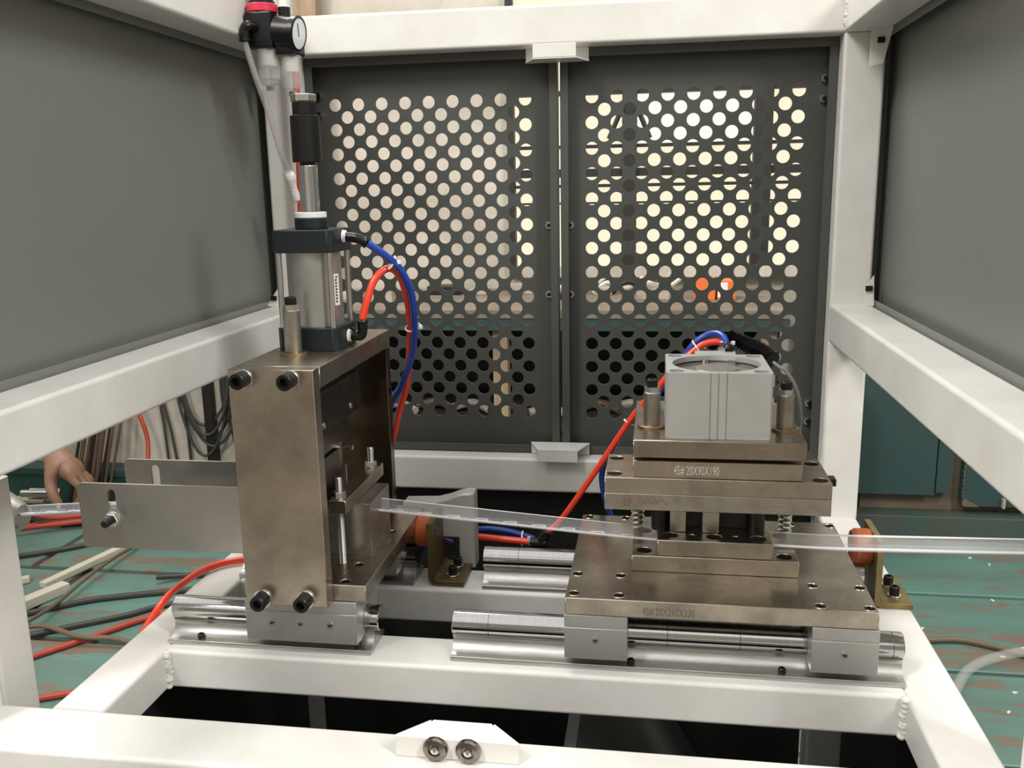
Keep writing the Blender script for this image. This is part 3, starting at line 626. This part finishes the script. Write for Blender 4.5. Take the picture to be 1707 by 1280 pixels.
# ------------------------------------------------------------------ end stops and deflector
def end_stop(name, label, x, side, y0, y1, zt, foot, m, bcol):
    t = thing(name, label, 'bracket', (x+foot/2, (y0+y1)/2, T))
    th = .008; R = .012; n = 6
    xo, xi = x, x+th
    poly = [(xo, zt), (xo, T+R+.0003)]+[(xo+R-R*math.cos(PI/2*k/n), T+.0003+R-R*math.sin(PI/2*k/n)) for k in range(1, n)]+[(xo+R, T+.0003), (xo+foot, T+.0003), (xo+foot, T+th), (xi+R-th, T+th)]
    poly += [(xi, T+R), (xi, zt)]
    build('angle_plate', MB().prism(poly, 1, y0, y1), m, t, bev=.0005)
    yc = (y0+y1)/2
    build('urethane_bumper', MB().lathe((x-.0003, yc, zt-.023), (-1, 0, 0), [(.0225, 0), (.0235, .002), (.0235, .019), (.0205, .0235), (0, .0235)], 32), ORANGE, t)
    for yy in (yc-.016, yc+.016): cap_screw(t, (x+.030, yy, T+th), (0, 0, 1), .0062, .0115, .0088)
    for yy, zz in ((yc-.02, zt-.016), (yc-.004, zt-.012), (yc-.012, zt-.028)): build('screw_end', MB().cyl((xi, yy, zz), (xi+.0006, yy, zz), .0028, 10), SOOT, t)
end_stop('end_stop', 'olive angle bracket with orange bumper beside the left press', -.3015, 1, 1.1385, 1.2136, -.4440, .0495, OLIVED, None)
end_stop('end_stop', 'yellow-green angle bracket with orange bumper at the right end', .2830, 1, 1.1356, 1.2153, -.4430, .0480, OLIVE, None)
dpoly = [(-.2478, T+.0003), (-.2478, -.4215), (-.262, -.4216), (-.272, -.4245), (-.285, -.4300), (-.3037, -.4350), (-.352, -.4372), (-.352, -.488), (-.2715, -.488), (-.2715, T+.0003)]
one('outlet_deflector', MB().prism(dpoly, 1, 1.203, 1.232), ALUC, 'pale aluminium deflector arm behind the olive bracket', 'deflector', bev=.002)

# ------------------------------------------------------------------ clear plastic profile
def profile(name, label, path, slots, yb0, yb1, hw, m):
    t = thing(name, label, 'plastic profile', path[0])
    # floor strip with slots in plan view, then bent to follow the path height
    def zat(x):
        for (xa, ya, za), (xb, yb, zb) in zip(path, path[1:]):
            if xa-1e-5 <= x <= xb: return za+(zb-za)*(x-xa)/(xb-xa)
        return path[-1][2]
    xa, xb = path[0][0], path[-1][0]
    n = 24; xs = [xa+(xb-xa)*k/n for k in range(n+1)]
    outer = [(x, yb0) for x in xs]+[(x, yb1) for x in reversed(xs)]
    holes = [[(px, py) for px, py in stadium(s_, yb0+(yb1-yb0)*.42, .0165, .0050)] for s_ in slots]
    mb = MB().prism(outer, 2, 0, .0012, holes); mb.v = [(x, y, z+zat(x)) for x, y, z in mb.v]
    build('floor_strip', mb, m, t)
    mb = MB().prism(outer, 2, 0, hw); mb.v = [(x, yb1-.0012+(y-yb0)*.0012/(yb1-yb0), z+zat(x)+.0013) for x, y, z in mb.v]
    build('side_wall', mb, m, t)
    mb = MB().prism(outer, 2, 0, .0022); mb.v = [(x, yb0+(y-yb0)*.0010/(yb1-yb0), z+zat(x)+.0013) for x, y, z in mb.v]
    build('side_lip', mb, CLEARE, t)
    mb = MB().prism(outer, 2, 0, .0008); mb.v = [(x, yb1-.0013+(y-yb0)*.0014/(yb1-yb0), z+zat(x)+hw+.0013) for x, y, z in mb.v]
    build('wall_edge_glint', mb, CLEARE, t)
    for s_ in slots:
        rim = stadium(s_, yb0+(yb1-yb0)*.42, .0172, .0056); 
        build('slot_edge_glint', MB().tube([(px, py, zat(s_)+.0016) for px, py in rim+rim[:1]], .0006, 5, 1), CLEARE, t)
sx_ = [-.318+.0362*k for k in range(9)]
profile('plastic_profile', 'clear slotted plastic strip running from the left press to the flat punch', [(-.3400, 1.06, -.3960), (-.028, 1.06, -.4195), (.0078, 1.06, -.4212)], sx_, 1.0525, 1.0690, .0105, CLEAR)
profile('plastic_profile', 'clear plain plastic strip leaving the flat punch to the right', [(.1387, 1.06, -.4215), (.24, 1.06, -.4235), (.47, 1.06, -.4180), (.60, 1.06, -.415)], [], 1.0500, 1.0690, .0100, CLEAR2)
profile('plastic_profile', 'clear slotted plastic strip entering from the left edge', [(-1.10, 1.06, -.438), (-.88, 1.06, -.4245), (-.74, 1.06, -.4130), (-.402, 1.06, -.396)], [-.87+.035*k for k in range(8)], 1.0525, 1.0690, .0080, CLEAR)

# ------------------------------------------------------------------ stainless infeed guides
def guide(label, y, xl, xr, zt, zb, slotx, nut):
    t = thing('infeed_guide', label, 'guide plate', ((xl+xr)/2, y, zb), 'stainless infeed guides')
    r = .008
    poly = [(xl, zb), (xr, zb), (xr, zt)]+[(xl+r-r*math.sin(PI/2*k/5), zt-r+r*math.cos(PI/2*k/5)) for k in range(6)]
    slot = [(slotx+(b-zt+.031), zt-.031+(a-slotx)) for a, b in stadium(slotx, zt-.031, .046, .0115)]
    build('sheet', MB().prism(poly, 1, y, y+.0025, [slot]), STAIN, t, bev=.0003)
    if nut:
        zn = zt-.0475
        build('hex_nut', MB().cyl((slotx, y, zn), (slotx, y-.0070, zn), .0098, 6, ch=.0008, ph=.2), ZINC, t)
        build('washer', MB().cyl((slotx, y+.0001, zn), (slotx, y-.0012, zn), .0105, 24), ZINC, t)
        build('bolt_end', MB().cyl((slotx, y-.007, zn), (slotx, y-.021, zn), .0052, 16, ch=.001), BLACKOX, t)
    return t
g = guide('front stainless guide plate with slot and black bolt left of the press', 1.012, -.7235, -.402, -.3560, -.4430, -.6780, True)
build('clamp_foot', MB().box(-.684, -.672, 1.015, 1.055, -.403, -.385, .001), ALU, g)
guide('rear stainless guide plate left of the press', 1.1175, -.7235, -.402, -.3565, -.4430, -.6775, False)
# feeder stand and nozzle at the left edge
fs_ = thing('feeder_stand', 'white painted square stand at the left edge', 'stand', (-.735, .84, -H))
build('upright', MB().beam(-.765, -.7005, .812, .868, -H+.001, -.30, 2), WHITE, fs_)
one('feed_nozzle', MB().lathe((-.96, 1.06, -.424), (1, 0, 0), [(.044, 0), (.045, .004), (.045, .040), (.042, .062), (.034, .086), (.025, .104), (.016, .1165), (0, .117)], 36), STAIN, 'round brushed steel feed nozzle at the left edge', 'nozzle')

# ------------------------------------------------------------------ filter regulator
rx, ry = -.5500, 1.297
fg = thing('filter_regulator', 'black air filter regulator with gauge and clear bowls at the top left corner', 'regulator', (rx, ry, .139))
build('knob', MB().lathe((rx, ry, .2583), (0, 0, 1), [(.0185, 0), (.0185, .003), (.0165, .004), (.0165, .03), (.014, .034), (0, .034)], 20), BLACKPL, fg)
build('lock_ring', MB().cyl((rx, ry, .2467), (rx, ry, .2581), .0215, 32, ch=.001), RED, fg)
build('body', MB().box(rx-.0200, rx+.0200, ry-.020, ry+.020, .1981, .2466, .003), BLACKPL, fg)
build('filter_head', MB().box(rx+.0205, rx+.0500, ry-.014, ry+.026, .1893, .2185, .003), BLACKPL, fg)
build('mount_plate', MB().box(rx-.026, rx-.0205, ry-.004, ry+.004, .2083, .2555, .001), BLACKPL, fg)
def bowl(x, y, z1, z0, r):
    b = build('bowl', MB().lathe((x, y, z1), (0, 0, -1), [(r, 0), (r, (z1-z0)*.8), (r*.75, (z1-z0)*.94), (r*.3, z1-z0)], 28), BOWL, fg)
    build('filter_element', MB().cyl((x, y, z1-.022), (x, y, z1-.002), r*.72, 20), WHITEPL, b)
    build('drain_nut', MB().cyl((x, y, z0-.006), (x, y, z0), .006, 6), ZINC, b)
bowl(rx+.004, ry, .1979, .1481, .0175); bowl(rx+.035, ry+.006, .1892, .1407, .0150)
gx, gy, gz = -.5180, 1.294, .2195; gax = Vector((.985, -.10, -.13)).normalized()
gp = Vector((gx, gy, gz))
gg = build('pressure_gauge', MB().lathe(gp-gax*.012, gax, [(.012, 0), (.0225, .002), (.0225, .026), (.024, .027), (.024, .034), (.0212, .0355), (.0205, .0335), (0, .0335)], 36), BLACKPL, fg)
build('gauge_dial', MB().cyl(gp+gax*.0216, gp+gax*.0222, .0203, 32), GLASSF, gg)
build('gauge_stem', MB().cyl(gp-gax*.026, gp-gax*.012, .006, 12), ZINC, gg)
side = gax.cross(Vector((0, 0, 1))).normalized(); upv = side.cross(gax)
build('gauge_needle', MB().tube([gp+gax*.0225-upv*.004, gp+gax*.0225+side*.006+upv*.013], .0007, 5, 1), BLACKPL, gg)
build('check_valve', MB().cyl((rx+.030, ry+.006, .2189), (rx+.030, ry+.006, .2425), .0055, 12).cyl((rx+.030, ry+.006, .2425), (rx+.030, ry+.006, .2541), .0085, 16), BLACKPL, fg)
build('valve_cap', MB().cyl((rx+.030, ry+.006, .2542), (rx+.030, ry+.006, .2703), .0085, 14), WHITEPL, fg)
build('elbow_fitting', MB().tube([(rx-.006, ry-.020, .2259), (rx-.010, ry-.030, .2259), (rx-.0145, ry-.031, .2203), (rx-.0155, ry-.031, .2060)], .0072, 14, 4).torus((rx-.0155, ry-.031, .2069), (0, 0, 1), .0066, .0016), BLACKPL, fg)
hz = one('drain_hose', MB().tube([(-.5655, 1.266, .2050), (-.5570, 1.275, .1580), (-.5500, 1.300, .1040), (-.5500, 1.330, .0540), (-.5515, 1.360, .0270)], .0044, 14), BOWL, 'clear hose hanging from the filter regulator', 'hose')
build('taped_joint', MB().lathe((-.5512, 1.356, .0300), (.02, .45, -.9), [(.006, 0), (.0085, .004), (.0092, .010), (.0068, .018), (.0060, .030), (.0072, .036), (.0062, .046), (.003, .05)], 16), TAPE, hz)
one('supply_hose', MB().tube([(-.5600, 1.436, .2050), (-.5635, 1.438, .12), (-.5690, 1.442, .0), (-.5740, 1.446, -.10), (-.58, 1.45, -.25)], .0050, 12), REDH, 'thin red hose running down the rear left post', 'hose')

ORD = ('first', 'second', 'third', 'fourth', 'fifth', 'sixth', 'seventh', 'eighth', 'ninth', 'tenth', 'eleventh', 'twelfth')
# ------------------------------------------------------------------ workbench and things behind the doors
wb = thing('workbench', 'old workbench with worn top and teal apron behind the doors', 'workbench', (-.45, 3.2, -H))
build('top', MB().box(-1.40, .42, 2.90, 3.53, -.415, -.385, .004), BENCHT, wb)
build('apron', MB().box(-1.40, .42, 2.905, 2.925, -.455, -.416, .002), TEALB, wb)
build('lower_shelf', MB().box(-1.38, .40, 2.94, 3.50, -.80, -.78), SHADEIN, wb)
build('shade_back', MB().box(-1.39, .41, 3.50, 3.52, -1.30, -.416), SHADEIN, wb)  # this and the side and front boards are added to keep the underside dark
for x in (-1.37, -.50, .36): build('leg', MB().box(x-.025, x+.025, 2.93, 2.98, -H, -.416, .003), WOOD, wb)
for x in (-1.38, .395): build('shade_side', MB().box(x-.006, x+.006, 2.985, 3.50, -1.30, -.416), SHADEIN, wb)
build('shade_front', MB().box(-1.39, .41, 2.95, 2.96, -1.30, -.815), SHADEIN, wb)
sbx = one('carton', MB().box(.135, .205, 3.15, 3.25, -.3845, -.3110, .002), ORBOX, 'bright orange carton on the bench behind the right door', 'box')
sb2 = one('carton', MB().box(.212, .272, 3.15, 3.25, -.3845, -.3200, .002), ORBOX, 'orange carton with white label on the bench behind the right door', 'box')
build('paper_label', MB().box(.214, .246, 3.1490, 3.1499, -.375, -.325), WHITEPL, sb2)
for k in range(9):
    x = -1.30+k*.155; y = 3.15+random.uniform(-.1, .2); h = random.uniform(.02, .055)
    one('scrap_block', MB().box(x, x+random.uniform(.06, .13), y, y+.08, -.3848, -.3848+h, .004, rot=None), SCRAP if k % 3 else SOOT, f'{ORD[k]} offcut from the left on the bench top behind the doors, {"pale" if k % 3 else "black"}', 'offcut', 'offcuts on the bench top')
for k in range(12):
    x = -1.32+k*.14+random.uniform(-.02, .02); y = 3.0+random.uniform(0, .15)
    m = MB().tube([(x-.07, y, -.762), (x, y+.03, -.75), (x+.07, y-.02, -.764)], .0145, 8)
    one('scrap_piece', m, SCRAP if k % 2 else RUST, f'{ORD[k]} scrap piece from the left on the bench shelf behind the doors', 'scrap', 'scrap on the bench shelf')
for k in range(5):
    x = -.36+k*.07
    one('bent_strip', MB().tube([(x, 3.34, -.383), (x+.05, 3.36, -.345), (x+.12, 3.36, -.365), (x+.18, 3.38, -.33)], .008, 6), SOOT if k % 2 else PVC, f'{ORD[k]} bent strip from the left on the bench top, {"black" if k % 2 else "cream"}', 'strip', 'bent strips on the bench')
one('drum', MB().lathe((.58, 3.30, -H+.001), (0, 0, 1), [(.14, 0), (.145, .01), (.14, .02), (.14, .30), (.145, .31), (.14, .32), (.14, .60), (.145, .62), (.14, .64), (.12, .64), (0, .635)], 32), TEALB, 'teal steel drum behind the right door', 'drum')
one('timber_upright', MB().box(-1.34, -1.25, 3.44, 3.50, -.384, 1.3, .004), WOOD, 'wooden upright against the plaster wall above the rear beam', 'timber')

# ------------------------------------------------------------------ left background
for k in range(9):
    x = -2.455+k*.022+random.uniform(-.004, .004); r = random.choice((.007, .009, .011))
    one('steel_rod', MB().cyl((x-.02, 3.385+.004*(k % 2), -H+.002), (x+.155, 3.545-r, -.35+random.uniform(-.1, .1)), r*.9, 10), RUST if k % 3 else SOOT, f'{("first", "second", "third", "fourth", "fifth", "sixth", "seventh", "eighth", "ninth")[k]} {"rusty" if k % 3 else "black"} rod from the left leaning on the plaster wall', 'rod', 'rods leaning on the wall')
cr_ = thing('green_crate', 'low dark green crate against the plaster wall behind the hand', 'crate', (-2.5, 3.42, -H))
GR = mat('dark_green_paint', (.02, .07, .055), .5, var=.3, vscale=10)
build('box', MB().box(-3.1, -2.20, 3.43, 3.55, -H+.001, -1.150, .004), GR, cr_); build('rim', MB().box(-3.11, -2.19, 3.42, 3.43, -1.175, -1.145, .002), GR, cr_)
for k in range(8):
    x = -2.66+.025*k; y = 3.25+.022*(k % 3); L_ = random.uniform(.05, .09); a = random.uniform(-.25, .25)
    z = -H+.002+.0185+.037*(k // 2)
    m = MB().cyl((x-L_*math.cos(a), y-L_*math.sin(a)*.4, z), (x+L_*math.cos(a), y+L_*math.sin(a)*.4, z), .0165, 14, ch=.002).cyl((x+L_*math.cos(a)*.7, y+L_*math.sin(a)*.28, z), (x+L_*math.cos(a)*.98, y+L_*math.sin(a)*.392, z), .0185, 14)
    one('pipe_fitting', m, ZINC, 'shiny metal pipe fitting in the heap behind the hand', 'pipe', 'heap of pipe fittings')
# hanging dark cable loops
def loopc(x, w_, zt, zb, y): return [(x, y, zt), (x+.01, y-.004, zt-(zt-zb)*.5), (x+w_*.3, y-.008, zb+.02), (x+w_*.6, y-.008, zb+.012), (x+w_*.9, y-.006, zb+(zt-zb)*.4), (x+w_, y, zt)]
for k, (x, w_, zb) in enumerate(((-2.02, .27, -.965), (-2.005, .28, -1.025), (-1.985, .29, -1.05), (-2.0, .24, -1.09), (-1.97, .22, -1.0))):
    one('hanging_cable', MB().tube(loopc(x, w_, -.62-.01*k, zb, 3.545-.008*k), .0065, 8), CABLE, f'{("shortest", "middle", "second longest", "longest", "second shortest")[k]} dark cable loop hanging on the plaster wall left of the press', 'cable', 'hanging cable loops')
for k, (x, dx) in enumerate(((-2.085, .01), (-2.07, .045), (-1.975, .0), (-1.785, .10), (-1.80, .075))):
    one('hanging_cable', MB().tube([(x, 3.545, -.62), (x-.005, 3.54, -.85), (x+dx*.4, 3.54, -1.0), (x+dx, 3.545, -1.28)], .0062, 8), CABLE, f'{("leftmost", "second from left", "middle", "rightmost", "second from right")[k]} of the straight dark cable ends hanging on the plaster wall', 'cable', 'hanging cable ends')
one('dark_batten', MB().box(-1.885, -1.845, 3.52, WY-.001, -1.29, -.3, .003), SOOT, 'dark upright batten on the wall behind the hanging cables', 'batten')
one('hanging_hose', MB().tube([(-2.33, 3.5, -.55), (-2.21, 3.49, -.80), (-2.15, 3.48, -.93), (-2.125, 3.47, -1.05), (-2.13, 3.40, -1.20), (-2.22, 3.30, -1.29), (-2.40, 3.22, -1.318)], .0095, 10), REDF, 'red hose curving down the plaster wall left of the press', 'hose')
# floor hoses, cables and plastic trunking on the left
for k, pts in enumerate(([(-2.75, 3.10, 0), (-2.60, 3.16, 0), (-2.45, 3.22, 0), (-2.25, 3.28, 0), (-2.0, 3.30, 0)], [(-2.75, 3.04, 0), (-2.55, 3.09, 0), (-2.38, 3.18, 0), (-2.2, 3.25, 0), (-1.95, 3.22, 0)], [(-2.8, 3.28, 0), (-2.62, 3.27, 0), (-2.45, 3.20, 0), (-2.30, 3.24, 0), (-2.1, 3.33, 0)])):
    one('floor_hose', MB().tube([(a, b, -H+.012+.018*k) for a, b, c in pts], .0105, 10), REDF, f'{("nearest", "middle", "topmost")[k]} of three red hoses bunched on the floor beyond the guide plates', 'hose')
one('floor_hose', MB().tube([(-1.80, 2.19, -H+.012), (-1.71, 2.304, -H+.012), (-1.577, 2.482, -H+.012), (-1.40, 2.62, -H+.012)], .0095, 10), REDF, 'dull red hose crossing the floor beside the left table edge', 'hose')
one('floor_hose', MB().tube([(-1.66, 1.98, -H+.012), (-1.50, 2.06, -H+.012), (-1.38, 2.13, -H+.012), (-1.2, 2.30, -H+.012)], .0095, 10), REDF, 'dull red hose end low at the left table corner', 'hose')
one('floor_cable', MB().tube([(-2.02, 2.44, -H+.011), (-1.863, 2.567, -H+.011), (-1.75, 2.62, -H+.011), (-1.628, 2.665, -H+.011), (-1.4, 2.74, -H+.011)], .010, 10), CABLE, 'thick black cable on the floor below the guide plates', 'cable')
one('floor_cable', MB().tube([(-1.92, 2.30, -H+.011), (-1.80, 2.39, -H+.011), (-1.66, 2.49, -H+.011), (-1.56, 2.58, -H+.011), (-1.3, 2.68, -H+.011)], .009, 10), CABLE, 'black cable running beside the dull red floor hose', 'cable')
one('floor_cable', MB().tube([(-1.99, 2.22, -H+.030), (-1.885, 2.353, -H+.030), (-1.70, 2.30, -H+.032), (-1.571, 2.302, -H+.030), (-1.4, 2.25, -H+.02)], .008, 10), CABLEB, 'brown cable crossing over the red floor hose', 'cable')
one('floor_cable', MB().tube([(-1.90, 2.335, -H+.048), (-1.92, 2.50, -H+.028), (-1.935, 2.70, -H+.034), (-1.945, 2.90, -H+.03), (-1.95, 3.1, -H+.01)], .0065, 10), CABLEB, 'thin brown cable running away across the floor', 'cable')
one('floor_cable', MB().tube([(-2.62, 2.78, -H+.011), (-2.42, 2.86, -H+.011), (-2.22, 2.98, -H+.011), (-2.10, 3.10, -H+.011), (-2.05, 3.19, -H+.011)], .010, 10), CABLE, 'black cable curving on the floor under the red hoses', 'cable')
one('floor_cable', MB().tube([(-1.70, 2.74, -H+.028), (-1.60, 2.80, -H+.014), (-1.5, 2.83, -H+.011), (-1.35, 2.90, -H+.011)], .010, 10), CABLE, 'short black cable end beside the floor joint', 'cable')
def trunk(p, q, w_, h, label):
    p = Vector(p); q = Vector(q); d = q-p; a = math.atan2(d.y, d.x); c = (p+q)/2; L_ = d.length
    return one('plastic_trunking', MB().box(c.x-L_/2, c.x+L_/2, c.y-w_/2, c.y+w_/2, -H+.002, -H+.002+h, .004, rot=Matrix.Rotation(a, 3, 'Z')), PVC, label, 'trunking', 'cream trunking lengths')
trunk((-2.08, 2.66), (-1.985, 3.04), .034, .024, 'long cream trunking length pointing away across the floor')
trunk((-2.12, 2.30), (-1.985, 2.655), .045, .034, 'cut cream trunking length near the feeder stand')
trunk((-2.30, 2.60), (-2.165, 2.71), .030, .022, 'short white trunking end at the feeder stand')
# right floor
one('floor_tube', MB().tube([(.70, 2.60, -H+.012), (.814, 2.612, -H+.012), (.90, 2.622, -H+.012), (.987, 2.589, -H+.012), (1.08, 2.53, -H+.012), (1.2, 2.44, -H+.012)], .0085, 10), CABLEB, 'tan tube lying across the floor at the right', 'tube')
one('floor_tube', MB().tube([(.74, 2.20, -H+.020), (.826, 2.375, -H+.020), (.88, 2.45, -H+.020), (.95, 2.50, -H+.024), (1.06, 2.535, -H+.032), (1.25, 2.56, -H+.020)], .014, 12), CLEAR2, 'clear tube curving over the floor at the right', 'tube')
for k in range(14):
    x = random.uniform(.7, 1.5); y = random.uniform(2.2, 3.3)
    one('swarf_chip', MB().box(x, x+.012, y, y+.006, -H+.002, -H+.006, rot=Matrix.Rotation(random.uniform(0, 3), 3, 'Z')), WHITEPL, 'tiny white plastic chip on the teal floor at the right', 'chip', 'plastic chips on the floor')

# ------------------------------------------------------------------ the worker reaching down at the left
def person():
    J = {}; V = []; R = []; Ed = []
    def j(n, p, r): J[n] = len(V); V.append(p); R.append(r)
    def e(*ns):
        for a, b in zip(ns, ns[1:]): Ed.append((J[a], J[b]))
    j('pelvis', (-2.62, 2.95, -1.08), .15); j('waist', (-2.60, 2.90, -.90), .14); j('chest', (-2.56, 2.80, -.66), .16); j('neckb', (-2.52, 2.72, -.45), .075); j('neck', (-2.50, 2.68, -.38), .055)
    j('head', (-2.48, 2.64, -.30), .085); j('crown', (-2.48, 2.64, -.19), .075)
    j('shr', (-2.36, 2.72, -.52), .075); j('elr', (-2.10, 2.56, -.58), .047); j('fa', (-1.94, 2.49, -.655), .045); j('wr', (-1.818, 2.445, -.752), .034)
    j('palm', (-1.778, 2.428, -.792), .044); j('palm2', (-1.748, 2.426, -.818), .037)
    j('th1', (-1.796, 2.390, -.836), .0200); j('th2', (-1.780, 2.372, -.876), .0160); j('th3', (-1.757, 2.372, -.914), .0115)
    for i, (n, y) in enumerate((('i', 2.398), ('m', 2.420), ('r', 2.443), ('l', 2.464))):
        k = (.0, .004, .001, -.008)[i]
        j(n+'1', (-1.728+k, y, -.834), .0145); j(n+'2', (-1.706+k, y+.004, -.862), .0118); j(n+'3', (-1.712+k, y+.006, -.895), .0100); j(n+'4', (-1.730+k, y+.006, -.916), .0085)
        e('palm2', n+'1', n+'2', n+'3', n+'4')
    j('shl', (-2.76, 2.80, -.54), .075); j('ell', (-2.80, 2.62, -.76), .05); j('wl', (-2.62, 2.48, -.90), .035); j('hl', (-2.55, 2.45, -.94), .038)
    for s_, n in ((1, 'a'), (-1, 'b')):
        j('hip'+n, (-2.62+s_*.10, 2.92, -1.08), .10); j('kn'+n, (-2.50+s_*.13, 2.56, -.98), .075); j('an'+n, (-2.58+s_*.12, 2.76, -1.25), .05); j('ft'+n, (-2.56+s_*.13, 2.60, -1.295), .035)
        e('pelvis', 'hip'+n, 'kn'+n, 'an'+n, 'ft'+n)
    e('pelvis', 'waist', 'chest', 'neckb', 'neck', 'head', 'crown'); e('neckb', 'shr', 'elr', 'fa', 'wr', 'palm', 'palm2'); e('palm', 'th1', 'th2', 'th3'); e('neckb', 'shl', 'ell', 'wl', 'hl')
    org = Vector((-2.6, 2.8, -H))
    me = bpy.data.meshes.new('person'); me.from_pydata([Vector(p)-org for p in V], Ed, [])
    o = bpy.data.objects.new('person_tmp', me); C.objects.link(o)
    o.modifiers.new('skin', 'SKIN'); sd = o.modifiers.new('sub', 'SUBSURF'); sd.levels = 2; sd.render_levels = 2
    for v, r in zip(me.skin_vertices[0].data, R): v.radius = (r, r)
    me.skin_vertices[0].data[J['pelvis']].use_root = True
    bpy.context.view_layer.update()
    m2 = bpy.data.meshes.new_from_object(o.evaluated_get(bpy.context.evaluated_depsgraph_get())); bpy.data.objects.remove(o)
    m2.materials.clear(); m2.materials.append(SKIN); m2.materials.append(SHIRT)
    for p in m2.polygons:
        c = p.center+org; p.use_smooth = True
        bare = (c.x > -1.99 and c.y < 2.6) or (c.z > -.40) or (c.y < 2.53 and c.z > -1.0 and c.z < -.85)
        p.material_index = 0 if bare else 1
    ob = bpy.data.objects.new('person', m2); C.objects.link(ob); ob.location = (org.x, org.y, 0)
    tag(ob, 'person crouching behind the left panel, bare hand reaching down to the floor', 'person')
    hair = MB().sphere((-2.49, 2.66, -.225), .094, 16, 10, (1, 1.05, .95)); build('hair', hair, SOOT, ob)
    build('thumb_nail', MB().sphere((-1.758, 2.3625, -.908), .0078, 10, 6, (.9, .35, 1.2)), mat('nail', (.52, .33, .25), .35), ob)
person()
